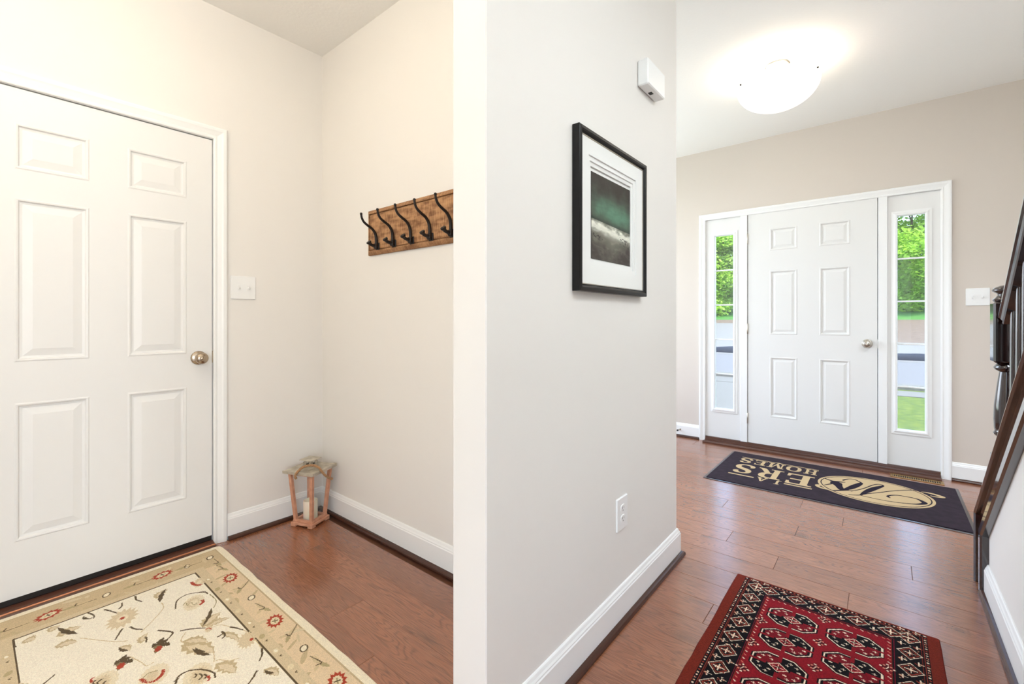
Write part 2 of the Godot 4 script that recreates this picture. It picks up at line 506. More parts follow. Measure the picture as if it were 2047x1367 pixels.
# ------------------------------------------------------------------ setting
func shell() -> void:
	struct("ceiling", boxes([[-2.74, 0.46, H, H + 0.25, -4.6, 4.34], [0.46, 1.35, H, H + 0.25, -4.6, -2.4], [0.46, 1.35, H, H + 0.25, ZR - 0.12, 4.34], [1.35, 3.64, H, H + 0.25, -4.6, 4.34], [0.34, 0.46, H + 0.25, 4.2, -2.52, ZR], [1.35, 1.47, H + 0.25, 4.2, -2.52, ZR], [0.46, 1.35, H + 0.25, 4.2, -2.52, -2.4], [0.46, 1.35, H + 0.25, 4.2, ZR - 0.12, ZR]]), M.ceiling, "white ceiling over mudroom, hall and entry", "ceiling")
	struct("wall_front", boxes([[-2.74, -1.30, 0, H, ZF - 0.15, ZF], [0.33, 1.47, 0, H, ZF - 0.15, ZF], [-1.30, 0.33, 2.085, H, ZF - 0.15, ZF]]), M.wall_beige, "beige wall around the front door and its sidelights", "wall")
	struct("wall_left", boxes([[XM - 0.13, XM, 0, H, ZF, -4.2], [XM - 0.13, XM, 0, H, -2.44, -0.805], [XM - 0.13, XM, 0, 0.5, -4.2, -2.44], [XM - 0.13, XM, 2.4, H, -4.2, -2.44], [XM - 0.13, XM, 0, H, -0.012, 4.34], [XM - 0.13, XM, 2.05, H, -0.805, -0.012], [XM - 0.13, XM, 0, H, ZF - 0.15, ZF]]), M.wall, "cream wall around the white six-panel mudroom door", "wall")
	struct("wall_mudroom", boxes([[XM, XT, 0, H, ZB - 0.12, ZB]]), M.wall, "cream mudroom wall carrying the coat hook board", "wall")
	struct("wall_center", boxes([[XT, XC, 0, H, ZC, ZE]], 0.003), M.wall, "pale greige wall with the framed seascape, dividing mudroom from hall", "wall")
	struct("wall_closet", boxes([[XM, XT, 0, H, ZC, ZC + 0.12]]), M.wall, "wall turning away behind the centre wall into the entry", "wall")
	struct("wall_near", boxes([[XM, XC, 0, H, ZN, ZN + 0.12], [XT, XC, 0, H, 0.72, ZN], [XS, 3.5, 0, H, ZR - 0.12, ZR]]), M.wall, "wall behind the viewpoint at the end of hall and mudroom", "wall")
	struct("wall_right", boxes([[1.35, 1.47, 0, H, ZF, ZR - 0.12]]), M.wall, "wall on the far side of the stairs", "wall")
	struct("wall_living", boxes([[3.5, 3.64, 0, H, ZR - 0.12, 0.6], [3.5, 3.64, 0, H, 3.3, 4.34], [3.5, 3.64, 0, 0.3, 0.6, 3.3], [3.5, 3.64, 2.45, H, 0.6, 3.3]]), M.wall, "side wall of the room behind the viewpoint", "wall")
	struct("wall_back", boxes([[XM, -0.7, 0, H, 4.2, 4.34], [3.1, 3.5, 0, H, 4.2, 4.34], [-0.7, 3.1, 0, 0.3, 4.2, 4.34], [-0.7, 3.1, 2.45, H, 4.2, 4.34]]), M.wall, "window wall of the room behind the viewpoint", "wall")
	# knee wall that closes the side of the stairs, its top cut to the slope
	var mb := MB.new()
	mb.xf = Transform3D(Basis(Vector3(0, 0, 1), Vector3.UP, Vector3(-1, 0, 0)), Vector3(0, 0, 0))   # local x = z, local z = -x
	var y0 := trim_y(-2.78) - 0.05
	var zt := -2.78 + (H - y0) / 0.83
	mb.prism(PackedVector2Array([Vector2(-2.78, 0), Vector2(ZR - 0.12, 0), Vector2(ZR - 0.12, H), Vector2(zt, H), Vector2(-2.78, y0)]), -XS - 0.12, -XS)
	struct("wall_stair", mb, M.wall, "pale wall under the sloping dark stair trim at right", "wall")

func trim_y(z: float) -> float:   # upper outer edge of the sloping stair trim
	return 0.635 + (z + 2.395) * 0.83

func floor_boards() -> void:
	var slab := boxes([[-2.74, 3.64, -0.3, -0.012, -4.6, 4.34], [-2.74, 3.64, -0.013, -0.0015, 0.29, 4.34]])
	var fm := mk(c8(112, 73, 54), 0.32, 0.0, 0.7)
	var fl := struct("floor", slab, fm, "brown wood-look plank floor running from mudroom through hall to front door", "floor")
	var r := RandomNumberGenerator.new()
	r.seed = 77
	var known := {0: -0.386, 1: -0.173, 3: -0.357, 6: -0.385, 7: -0.108, 10: -0.52, 15: -2.19, 2: -0.75, 4: 0.1, 5: -0.62, 16: -1.62}
	for k in range(-8, 25):
		var z0 := -3.345 + 0.145 * k
		var z1 := z0 + 0.145
		var zc := (z0 + z1) / 2
		var spans := []
		if zc < ZC: spans = [[-2.6, 1.34]]
		elif zc < ZB: spans = [[-0.82, 0.42]]
		elif zc < ZE: spans = [[XM + 0.003, -0.83], [-0.83, 0.42]]
		else: spans = [[XM + 0.003, 0.42]]
		var j0: float = known.get(k, r.randf() * 1.22)
		for sp in spans:
			var cuts := [sp[0]]
			var x := j0 - 1.22 * 4
			while x < sp[1] - 0.03:
				if x > sp[0] + 0.03: cuts.append(x)
				x += 1.22
			cuts.append(sp[1])
			for i in cuts.size() - 1:
				var mb := MB.new()
				var a := Vector3(cuts[i] + 0.0004, -0.012, z0 + 0.0003); var b := Vector3(cuts[i + 1] - 0.0004, 0.0, z1 - 0.0003)
				var u0 := r.randf(); var v0 := (0.0 if r.randf() < 0.5 else 0.5)
				var u1 := u0 + (b.x - a.x) / 1.22
				var flip := r.randf() < 0.5
				if flip: var sw := u0; u0 = u1; u1 = sw
				var c := 0.0012
				# top face and bevels
				var T := [Vector3(a.x + c, 0, b.z - c), Vector3(b.x - c, 0, b.z - c), Vector3(b.x - c, 0, a.z + c), Vector3(a.x + c, 0, a.z + c)]
				var B := [Vector3(a.x, -c, b.z), Vector3(b.x, -c, b.z), Vector3(b.x, -c, a.z), Vector3(a.x, -c, a.z)]
				mb.quv(T[0], T[1], T[2], T[3], Vector2(u0, v0 + 0.02), Vector2(u1, v0 + 0.48))
				for q in 4:
					var w := (q + 1) % 4
					mb.quv(B[q], B[w], T[w], T[q], Vector2(u0, v0 + 0.02), Vector2(u0 + 0.02, v0 + 0.03))
					mb.quv(B[q] - Vector3(0, 0.0108, 0), B[w] - Vector3(0, 0.0108, 0), B[w], B[q], Vector2(u0, v0), Vector2(u0 + 0.02, v0 + 0.03))
				put("plank", mb, M.planks[r.randi() % 4], fl)

# a run of skirting: path on the floor plan (x, z), the room to the right of the path
func base_run(called: String, path: Array, label: String) -> void:
	var mb := MB.new()
	mb.xf = Transform3D(Basis(Vector3(1, 0, 0), Vector3(0, 0, 1), Vector3.UP), Vector3.ZERO)   # local (x, y, z) -> (x, z as y, up)
	mb.sweep(path, [Vector2(0, 0.004), Vector2(0.015, 0.004), Vector2(0.015, 0.104), Vector2(0.0125, 0.108), Vector2(0.0125, 0.112), Vector2(0.009, 0.118), Vector2(0.006, 0.127), Vector2(0.003, 0.130), Vector2(0, 0.130)])
	var o := struct(called, mb, M.trim, label, "baseboard")
	var q := MB.new()
	q.xf = mb.xf
	q.sweep(path, [Vector2(0.0155, 0.0005), Vector2(0.0325, 0.0005), Vector2(0.0325, 0.008), Vector2(0.0295, 0.015), Vector2(0.024, 0.0185), Vector2(0.0155, 0.02)])
	var s := put("shoe_molding", q, M.shoe, o)
	s.set_meta("label", "dark wood quarter-round strip")

func baseboards() -> void:
	base_run("baseboard_left", [Vector2(XM, ZB), Vector2(XM, -0.8615)].map(func(p): return p), "white baseboard between mudroom door casing and the corner with lantern")
	base_run("baseboard_mudroom", [Vector2(XT, ZB), Vector2(XM, ZB)], "white baseboard below the coat hook board")
	base_run("baseboard_center", [Vector2(XM, ZC), Vector2(XC, ZC), Vector2(XC, ZE)].map(func(p): return p), "white baseboard along the wall with the framed picture")
	base_run("baseboard_front", [Vector2(-1.346, ZF), Vector2(XM, ZF)], "white baseboard left of the front door carrying a door stop")
	base_run("baseboard_entry", [Vector2(1.35, ZF), Vector2(0.374, ZF)], "white baseboard right of the front door under the light switch")
	base_run("baseboard_stair", [Vector2(XS, ZR), Vector2(XS, -2.665)], "white baseboard along the stair wall at right")

# six-panel face: flat stiles and rails with moulded, raised panels
func panel_face(mb: MB, x0: float, x1: float, y0: float, y1: float, z: float, panels: Array, rings: Array) -> void:
	var xs := [x0, x1]; var ys := [y0, y1]
	for p in panels: xs += [p[0], p[1]]; ys += [p[2], p[3]]
	xs.sort(); ys.sort()
	for i in xs.size() - 1:
		for j in ys.size() - 1:
			if xs[i + 1] - xs[i] < 1e-5 or ys[j + 1] - ys[j] < 1e-5: continue
			var c := Vector2((xs[i] + xs[i + 1]) / 2, (ys[j] + ys[j + 1]) / 2)
			var hole := false
			for p in panels: hole = hole or (c.x > p[0] and c.x < p[1] and c.y > p[2] and c.y < p[3])
			if not hole: mb.quad(Vector3(xs[i], ys[j], z), Vector3(xs[i + 1], ys[j], z), Vector3(xs[i + 1], ys[j + 1], z), Vector3(xs[i], ys[j + 1], z))
	for p in panels: panel_rings(mb, p, z, rings)

func panel_rings(mb: MB, p: Array, z: float, rings: Array, close := true) -> void:
	var pts := func(r): return [Vector3(p[0] + r.x, p[2] + r.x, z + r.y), Vector3(p[1] - r.x, p[2] + r.x, z + r.y), Vector3(p[1] - r.x, p[3] - r.x, z + r.y), Vector3(p[0] + r.x, p[3] - r.x, z + r.y)]
	for i in rings.size() - 1:
		var a: Array = pts.call(rings[i]); var b: Array = pts.call(rings[i + 1])
		for k in 4: mb.quad(a[k], a[(k + 1) % 4], b[(k + 1) % 4], b[k])
	if close:
		var e: Array = pts.call(rings[-1])
		mb.quad(e[0], e[1], e[2], e[3])

func slab(mb: MB, x0: float, x1: float, y0: float, y1: float, z: float, t: float) -> void:   # the other five sides of a door leaf whose face lies at z
	var a := Vector3(x0, y0, z - t)
	mb.quad(Vector3(x1, y0, a.z), a, Vector3(x0, y1, a.z), Vector3(x1, y1, a.z))
	mb.quad(a, Vector3(x0, y0, z), Vector3(x0, y1, z), Vector3(x0, y1, a.z))
	mb.quad(Vector3(x1, y0, z), Vector3(x1, y0, a.z), Vector3(x1, y1, a.z), Vector3(x1, y1, z))
	mb.quad(Vector3(x0, y1, z), Vector3(x1, y1, z), Vector3(x1, y1, a.z), Vector3(x0, y1, a.z))
	mb.quad(a, Vector3(x1, y0, a.z), Vector3(x1, y0, z), Vector3(x0, y0, z))

const CASING := [Vector2(0, 0), Vector2(0, 0.010), Vector2(0.004, 0.0125), Vector2(0.012, 0.0125), Vector2(0.016, 0.0105), Vector2(0.034, 0.0155), Vector2(0.042, 0.0185), Vector2(0.052, 0.0185), Vector2(0.058, 0.0165), Vector2(0.061, 0.012), Vector2(0.061, 0)]

func knob(parent: Node3D, at: Vector3, m: Material, button: bool) -> void:
	var mb := MB.new()
	mb.xf = Transform3D(Basis(Vector3(1, 0, 0), Vector3(0, 0, -1), Vector3(0, 1, 0)).inverse(), at)   # local y points out of the door
	mb.xf = Transform3D(Basis(Vector3(1, 0, 0), Vector3(0, 0, 1), Vector3(0, -1, 0)), at)
	mb.lathe([Vector2(0.034, 0), Vector2(0.034, 0.004), Vector2(0.030, 0.008), Vector2(0.015, 0.011), Vector2(0.012, 0.018), Vector2(0.012, 0.028), Vector2(0.018, 0.033), Vector2(0.0265, 0.041), Vector2(0.0285, 0.05), Vector2(0.026, 0.059), Vector2(0.019, 0.065), Vector2(0.008, 0.067), Vector2(0, 0.067)], 28)
	var k := put("knob", mb, m, parent)
	if button:
		var b := MB.new()
		b.xf = mb.xf
		b.lathe([Vector2(0.010, 0.066), Vector2(0.010, 0.069), Vector2(0.0085, 0.0705), Vector2(0, 0.0705)], 16)
		b.xf = mb.xf * Transform3D(Basis(), Vector3.ZERO)
		b.box(Vector3(-0.0025, 0.068, -0.008), Vector3(0.0025, 0.077, 0.008), 0.001)
		put("turn_button", b, m, k)

func hinge(parent: Node3D, x: float, y: float, z: float) -> void:
	var mb := MB.new()
	mb.xf.origin = Vector3(x, y - 0.045, z)
	mb.lathe([Vector2(0, -0.004), Vector2(0.003, -0.003), Vector2(0.0062, 0), Vector2(0.0062, 0.09), Vector2(0.003, 0.093), Vector2(0, 0.094)], 10)
	put("hinge", mb, M.nickel, parent)

func front_door() -> void:
	var z := ZF + 0.004
	var d := thing("door_1", "white six-panel front door between two glazed sidelights", "door", Vector3.ZERO, 0.0, "", "structure")
	var x0 := -0.927; var x1 := -0.033; var y0 := 0.044; var y1 := 2.066
	var mb := MB.new()
	var ps := []
	for c in [[-0.757, -0.554], [-0.401, -0.199]]:
		for r in [[1.731, 1.921], [1.006, 1.556], [0.291, 0.812]]: ps.append([c[0], c[1], r[0], r[1]])
	panel_face(mb, x0, x1, y0, y1, z, ps, [Vector2(0, 0), Vector2(0.006, 0.003), Vector2(0.012, 0.001), Vector2(0.017, -0.008), Vector2(0.023, -0.009), Vector2(0.042, -0.002), Vector2(0.044, -0.002)])
	slab(mb, x0, x1, y0, y1, z, 0.045)
	put("slab", mb, M.door, d)
	knob(d, Vector3(-0.094, 0.947, z), M.nickel, true)
	for y in [1.85, 1.052, 0.258]: hinge(d, x0 - 0.004, y, z + 0.004)
	put("strike_plate", boxes([[x1 + 0.0005, x1 + 0.004, 0.915, 0.98, z - 0.02, z + 0.002]]), M.nickel, d)
	# jambs, mullions, head and sill of the wide frame
	var f := boxes([[-1.2995, -1.288, 0.046, 2.085, ZF - 0.149, ZF + 0.003], [0.318, 0.3295, 0.046, 2.085, ZF - 0.149, ZF + 0.003], [-0.988, -0.932, 0.02, 2.07, ZF - 0.12, ZF + 0.012], [-0.028, 0.026, 0.02, 2.07, ZF - 0.12, ZF + 0.012], [-1.29, 0.32, 2.069, 2.0845, ZF - 0.149, ZF + 0.003]], 0.0025)
	put("frame", f, M.trim, d)
	put("door_stop_strip", boxes([[-0.933, -0.915, 0.044, 2.07, z - 0.066, z - 0.047], [-0.045, -0.027, 0.044, 2.07, z - 0.066, z - 0.047], [-0.933, -0.027, 2.05, 2.07, z - 0.066, z - 0.047]]), M.trim, d)
	var t := MB.new()
	t.xf = Transform3D(Basis(Vector3(0, 0, 1), Vector3.UP, Vector3(-1, 0, 0)), Vector3.ZERO)
	t.prism(PackedVector2Array([Vector2(ZF - 0.14, 0.0005), Vector2(ZF + 0.105, 0.0005), Vector2(ZF + 0.105, 0.010), Vector2(ZF + 0.098, 0.017), Vector2(ZF + 0.086, 0.019), Vector2(ZF + 0.055, 0.014), Vector2(ZF + 0.022, 0.014), Vector2(ZF + 0.020, 0.026), Vector2(ZF + 0.014, 0.028), Vector2(ZF + 0.012, 0.043), Vector2(ZF - 0.14, 0.043)]), -0.318, 1.288)
	put("threshold", t, M.threshold, d).set_meta("label", "dark brown wooden threshold")
	put("sweep", boxes([[x0, x1, 0.0435, 0.0445, z - 0.04, z - 0.003]]), M.black_rubber, d)
	# casing round the whole unit, mitred
	var c := MB.new()
	c.xf.origin = Vector3(0, 0, ZF)
	c.sweep([Vector2(0.320, 0.0), Vector2(0.320, 2.062), Vector2(-1.290, 2.062), Vector2(-1.290, 0.0)], CASING.map(func(p): return Vector2(p.x * 0.92, p.y + 0.002)))
	struct("trim_1", c, M.trim, "wide white casing around front door and sidelights", "trim")
	sidelight("window_1", -1.288, -0.988, -1.2051, -1.0506, "narrow sidelight left of the front door, five stacked panes")
	sidelight("window_2", 0.026, 0.318, 0.0845, 0.2366, "narrow sidelight right of the front door beside the light switch")

func sidelight(called: String, x0: float, x1: float, g0: float, g1: float, label: String) -> void:
	var o := thing(called, label, "window", Vector3.ZERO, 0.0, "", "structure")
	var z := ZF - 0.004
	var b := 0.314; var t := 1.9055
	var mb := MB.new()
	var hole := [g0 - 0.03, g1 + 0.03, b - 0.03, t + 0.03]
	panel_face(mb, x0, x1, 0.044, 2.07, z, [hole], [Vector2(0, 0), Vector2(0, -0.045)])
	# the loop above closes the hole at its back; keep it open instead
	mb = MB.new()
	for q in [[x0, x1, 0.044, hole[2]], [x0, x1, hole[3], 2.07], [x0, hole[0], hole[2], hole[3]], [hole[1], x1, hole[2], hole[3]]]:
		mb.box(Vector3(q[0], q[2], z - 0.045), Vector3(q[1], q[3], z))
	put("panel", mb, M.door, o)
	var l := MB.new()
	l.xf.origin = Vector3(0, 0, z)
	l.sweep([Vector2(g0, b), Vector2(g0, t), Vector2(g1, t), Vector2(g1, b)], [Vector2(0, -0.03), Vector2(0, 0.004), Vector2(-0.006, 0.012), Vector2(-0.014, 0.013), Vector2(-0.024, 0.008), Vector2(-0.036, 0.006), Vector2(-0.036, 0.0)], true)
	put("frame", l, M.trim, o)
	var st := (t - b) / 5.0
	for i in 5:
		put("pane", boxes([[g0 - 0.004, g1 + 0.004, b + st * i + (0.0 if i == 0 else 0.003), b + st * (i + 1) - (0.0 if i == 4 else 0.003), z - 0.026, z - 0.022]]), M.glass, o)
	for i in range(1, 5):
		put("muntin", boxes([[g0 - 0.004, g1 + 0.004, b + st * i - 0.006, b + st * i + 0.006, z - 0.03, z - 0.010]], 0.002), M.trim, o)

func mud_door() -> void:
	# local frame: x to the right as one faces the door (-z), z out of the wall (+x)
	var d := thing("door_2", "white six-panel mudroom door with a satin nickel knob", "door", Vector3(XM, 0, 0), PI / 2, "", "structure")
	var x0 := 0.018; var x1 := 0.7965; var y0 := 0.046; var y1 := 2.036; var z := -0.002
	var mb := MB.new()
	var ps := []
	for c in [[0.126, 0.342], [0.468, 0.690]]:
		for r in [[1.721, 1.901], [0.966, 1.608], [0.263, 0.804]]: ps.append([c[0], c[1], r[0], r[1]])
	panel_face(mb, x0, x1, y0, y1, z, ps, [Vector2(0, 0), Vector2(0.005, 0.0025), Vector2(0.010, 0.0015), Vector2(0.014, -0.006), Vector2(0.019, -0.007), Vector2(0.022, -0.0075), Vector2(0.048, -0.0015), Vector2(0.050, -0.001)])
	slab(mb, x0, x1, y0, y1, z, 0.044)
	put("slab", mb, M.door, d)
	knob(d, Vector3(0.739, 0.943, z), M.bronze_knob, true)
	put("latch_plate", boxes([[0.797, 0.8005, 0.915, 0.975, -0.03, -0.001]]), M.bronze_knob, d)
	put("jamb", boxes([[0.8005, 0.8045, 0.02, 2.0495, -0.12, 0.0015], [0.0122, 0.0160, 0.02, 2.0495, -0.12, 0.0015], [0.016, 0.8005, 2.0405, 2.0495, -0.12, 0.0015], [0.7985, 0.8004, 0.05, 2.04, -0.06, -0.046], [0.016, 0.8, 2.038, 2.0404, -0.06, -0.046]]), M.trim, d)
	put("sweep", boxes([[x0, x1, 0.021, 0.0458, -0.03, -0.006]], 0.002), M.black_rubber, d)
	var t := MB.new()
	t.xf = Transform3D(Basis(Vector3(0, 0, 1), Vector3.UP, Vector3(-1, 0, 0)), Vector3.ZERO)
	t.prism(PackedVector2Array([Vector2(-0.125, 0.0005), Vector2(0.052, 0.0005), Vector2(0.052, 0.006), Vector2(0.046, 0.012), Vector2(0.040, 0.014), Vector2(0.034, 0.012), Vector2(0.02, 0.016), Vector2(0.0, 0.020), Vector2(-0.125, 0.020)]), -0.7995, -0.0165)
	put("threshold", t, M.threshold, d).set_meta("label", "dark wooden threshold with a worn front edge")
	var ts := MB.new()
	ts.tube([Vector3(0.018, 0.0135, 0.043), Vector3(0.798, 0.0135, 0.043)], [0.0045], 8)
	put("threshold_strip", ts, M.copper, d)
	var c := MB.new()
	c.xf = Transform3D(Basis(Vector3(0, 0, -1), Vector3.UP, Vector3(1, 0, 0)), Vector3(XM, 0, 0))
	c.sweep([Vector2(0.8005, 0.0), Vector2(0.8005, 2.042), Vector2(0.0155, 2.042), Vector2(0.0155, 0.0)], CASING)
	struct("trim_2", c, M.trim, "white moulded casing around the mudroom door", "trim")

# ------------------------------------------------------------------ stairs
func stairs() -> void:
	# dark trim that runs up the knee wall: a short upright leg, then the slope
	var zc := -2.795
	var yc := trim_y(zc)
	var zt := -0.35
	var prof := [Vector2(0, -0.002), Vector2(0, 0.022), Vector2(0.004, 0.030), Vector2(0.014, 0.032), Vector2(0.020, 0.026), Vector2(0.023, 0.013), Vector2(0.032, 0.011), Vector2(0.035, 0.015), Vector2(0.088, 0.017), Vector2(0.092, 0.024), Vector2(0.100, 0.027), Vector2(0.128, 0.027), Vector2(0.134, 0.020), Vector2(0.134, -0.002)]
	var mb := MB.new()
	mb.xf = Transform3D(Basis(Vector3(0, 0, 1), Vector3.UP, Vector3(-1, 0, 0)), Vector3(XS, 0, 0))
	mb.sweep([Vector2(zc, 0.001), Vector2(zc, yc), Vector2(zt, trim_y(zt))], prof)
	# end board and sloping cap over the thickness of the wall
	mb.xf = Transform3D(Basis(Vector3(0, 0, 1), Vector3.UP, Vector3(-1, 0, 0)), Vector3.ZERO)
	mb.prism(PackedVector2Array([Vector2(zc, 0.001), Vector2(zc + 0.014, 0.001), Vector2(zc + 0.014, yc - 0.03), Vector2(zt, trim_y(zt) - 0.041), Vector2(zt, trim_y(zt) - 0.001), Vector2(zc, yc - 0.001)]), -0.475, -XS - 0.0005)
	struct("trim_3", mb, M.dark_wood, "dark glossy stair trim sloping up the knee wall", "trim")
	var o := thing("stair_railing", "dark wooden stair railing with turned newel post beside the front door", "railing")
	# newel: square blocks, turned between, moulded top
	var cx := 0.413; var cz := -2.868; var hw := 0.0445
	var nm := MB.new()
	nm.xf.origin = Vector3(cx, 0, cz)
	nm.box(Vector3(-hw, 0.001, -hw), Vector3(hw, 0.545, hw), 0.006)
	nm.box(Vector3(-hw, 0.945, -hw), Vector3(hw, 1.208, hw), 0.007)
	nm.lathe([Vector2(0.028, 0.54), Vector2(0.036, 0.552), Vector2(0.042, 0.562), Vector2(0.036, 0.574), Vector2(0.026, 0.582), Vector2(0.030, 0.592), Vector2(0.024, 0.604), Vector2(0.020, 0.618), Vector2(0.036, 0.628), Vector2(0.041, 0.638), Vector2(0.036, 0.648), Vector2(0.038, 0.66), Vector2(0.040, 0.70), Vector2(0.038, 0.76), Vector2(0.031, 0.83), Vector2(0.024, 0.89), Vector2(0.022, 0.905), Vector2(0.036, 0.915), Vector2(0.040, 0.924), Vector2(0.034, 0.934), Vector2(0.026, 0.948)], 24, 0.5)
	nm.lathe([Vector2(0.030, 1.20), Vector2(0.041, 1.212), Vector2(0.043, 1.219), Vector2(0.034, 1.228), Vector2(0.027, 1.238), Vector2(0.030, 1.246), Vector2(0.043, 1.254), Vector2(0.045, 1.260), Vector2(0.038, 1.270), Vector2(0.020, 1.279), Vector2(0, 1.283)], 24, 0.5)
	put("newel_post", nm, M.dark_wood, o)
	# handrail: moulded section swept up the slope
	var ry := func(z: float) -> float: return 1.172 + (z + 2.815) * 0.905
	var hr := MB.new()
	hr.xf = Transform3D(Basis(Vector3(0, 0, 1), Vector3.UP, Vector3(-1, 0, 0)), Vector3(cx, 0, 0))
	var za := -2.822; var zb := -0.9
	hr.sweep([Vector2(za, ry.call(za)), Vector2(zb, ry.call(zb))], [Vector2(0, -0.014), Vector2(0, 0.014), Vector2(0.006, 0.026), Vector2(0.018, 0.033), Vector2(0.034, 0.034), Vector2(0.042, 0.028), Vector2(0.052, 0.024), Vector2(0.066, 0.026), Vector2(0.072, 0.022), Vector2(0.072, -0.022), Vector2(0.066, -0.026), Vector2(0.052, -0.024), Vector2(0.042, -0.028), Vector2(0.034, -0.034), Vector2(0.018, -0.033), Vector2(0.006, -0.026), Vector2(0, -0.014)])
	put("handrail", hr, M.dark_wood, o)
	var z := -2.725
	while z < -1.3:
		var b := MB.new()
		var lo := trim_y(z) - 0.012; var hi: float = ry.call(z) - 0.085
		b.xf.origin = Vector3(cx, 0, z)
		b.box(Vector3(-0.016, lo, -0.016), Vector3(0.016, lo + 0.18, 0.016), 0.003)
		b.lathe([Vector2(0.013, lo + 0.17), Vector2(0.016, lo + 0.19), Vector2(0.011, lo + 0.2), Vector2(0.015, lo + 0.24), Vector2(0.014, lo + 0.34), Vector2(0.0105, hi)], 12)
		put("baluster", b, M.dark_wood, o)
		z += 0.103
	# treads and risers behind the knee wall
	var s := thing("stairs", "dark wooden staircase behind the knee wall at right", "stairs", Vector3.ZERO, 0.0, "", "structure")
	var tread := mk(c8(70, 40, 30), 0.3)
	for i in 13:
		var zz := -2.62 + 0.235 * i; var yy := 0.195 * (i + 1)
		if yy > H - 0.2: break
		put("riser", boxes([[0.459, 1.349, yy - 0.195, yy - 0.028, zz, zz + 0.018]]), M.trim, s)
		put("tread", boxes([[0.459, 1.349, yy - 0.028, yy, zz - 0.025, zz + 0.253]], 0.006), tread, s)

# ------------------------------------------------------------------ lamps
func bowl_light(at: Vector3, label: String, energy: float, tint: Color, glass: Material) -> void:
	var o := thing("ceiling_light", label, "ceiling light", at)
	var c := MB.new()
	c.lathe([Vector2(0, H - 0.046), Vector2(0.014, H - 0.045), Vector2(0.018, H - 0.03), Vector2(0.05, H - 0.024), Vector2(0.068, H - 0.012), Vector2(0.0715, H - 0.0005), Vector2(0, H - 0.0005)], 32)
	put("canopy", c, M.nickel, o)
	var s := MB.new()
	s.lathe([Vector2(0.0, 2.56), Vector2(0.006, 2.56), Vector2(0.006, H - 0.04)], 10)
	for k in 3:
		var a := TAU * k / 3.0 + 0.35
		s.tube([Vector3(0, H - 0.05, 0), Vector3(cos(a) * 0.10, 2.625, sin(a) * 0.10), Vector3(cos(a) * 0.2235, 2.588, sin(a) * 0.2235)], [0.003], 6)
	put("stem", s, M.nickel, o)
	var b := MB.new()
	var prof := []
	for i in 13:
		var t := i / 12.0 * PI / 2
		prof.append(Vector2(0.228 * sin(t), 2.600 - 0.155 * cos(t)))
	var inner := []
	for p in prof: inner.append(Vector2(maxf(p.x - 0.005, 0.0), p.y + 0.006))
	inner.reverse()
	b.lathe(prof + [Vector2(0.228, 2.605), Vector2(0.223, 2.606)] + inner, 48)
	put("glass_bowl", b, glass, o)
	for k in 3:
		var a := TAU * k / 3.0 + 0.35
		var f := MB.new()
		f.xf = Transform3D(Basis(Vector3(0, 0, 1), -PI / 2), Vector3.ZERO)
		f.xf = Transform3D(Basis(Vector3.UP, -a), Vector3(0, 2.594, 0)) * f.xf
		f.lathe([Vector2(0, 0.224), Vector2(0.004, 0.225), Vector2(0.005, 0.232), Vector2(0.003, 0.236), Vector2(0, 0.237)], 8)
		put("finial_screw", f, M.iron, o)
	var l := OmniLight3D.new()
	l.name = "bulb"
	l.position = Vector3(0, 2.555, 0)
	l.light_energy = energy; l.light_color = tint; l.light_size = 0.07
	l.omni_range = 12.0; l.omni_attenuation = 2.0; l.shadow_enabled = true
	o.add_child(l)

# ------------------------------------------------------------------ rugs
func rounded(x0: float, x1: float, y0: float, y1: float, r: float, wob := 0.0) -> PackedVector2Array:
	var p := PackedVector2Array()
	for c in [[x1 - r, y1 - r, 0.0], [x0 + r, y1 - r, PI / 2], [x0 + r, y0 + r, PI], [x1 - r, y0 + r, PI * 1.5]]:
		for i in 5:
			var a: float = c[2] + i / 4.0 * PI / 2
			p.append(Vector2(c[0] + cos(a) * r, c[1] + sin(a) * r))
	if wob <= 0.0: return p
	var q := PackedVector2Array()
	for i in p.size():
		var a := p[i]; var b := p[(i + 1) % p.size()]
		var k := maxi(1, int(a.distance_to(b) / 0.06))
		for j in k:
			var w := a.lerp(b, float(j) / k)
			if j > 0: w += (b - a).orthogonal().normalized() * rng.randf_range(-wob, wob)
			q.append(w)
	return q

func flat_on_floor() -> Transform3D:   # local x = x, local y = -z, local z = up
	return Transform3D(Basis(Vector3(1, 0, 0), Vector3(0, 0, -1), Vector3.UP), Vector3.ZERO)

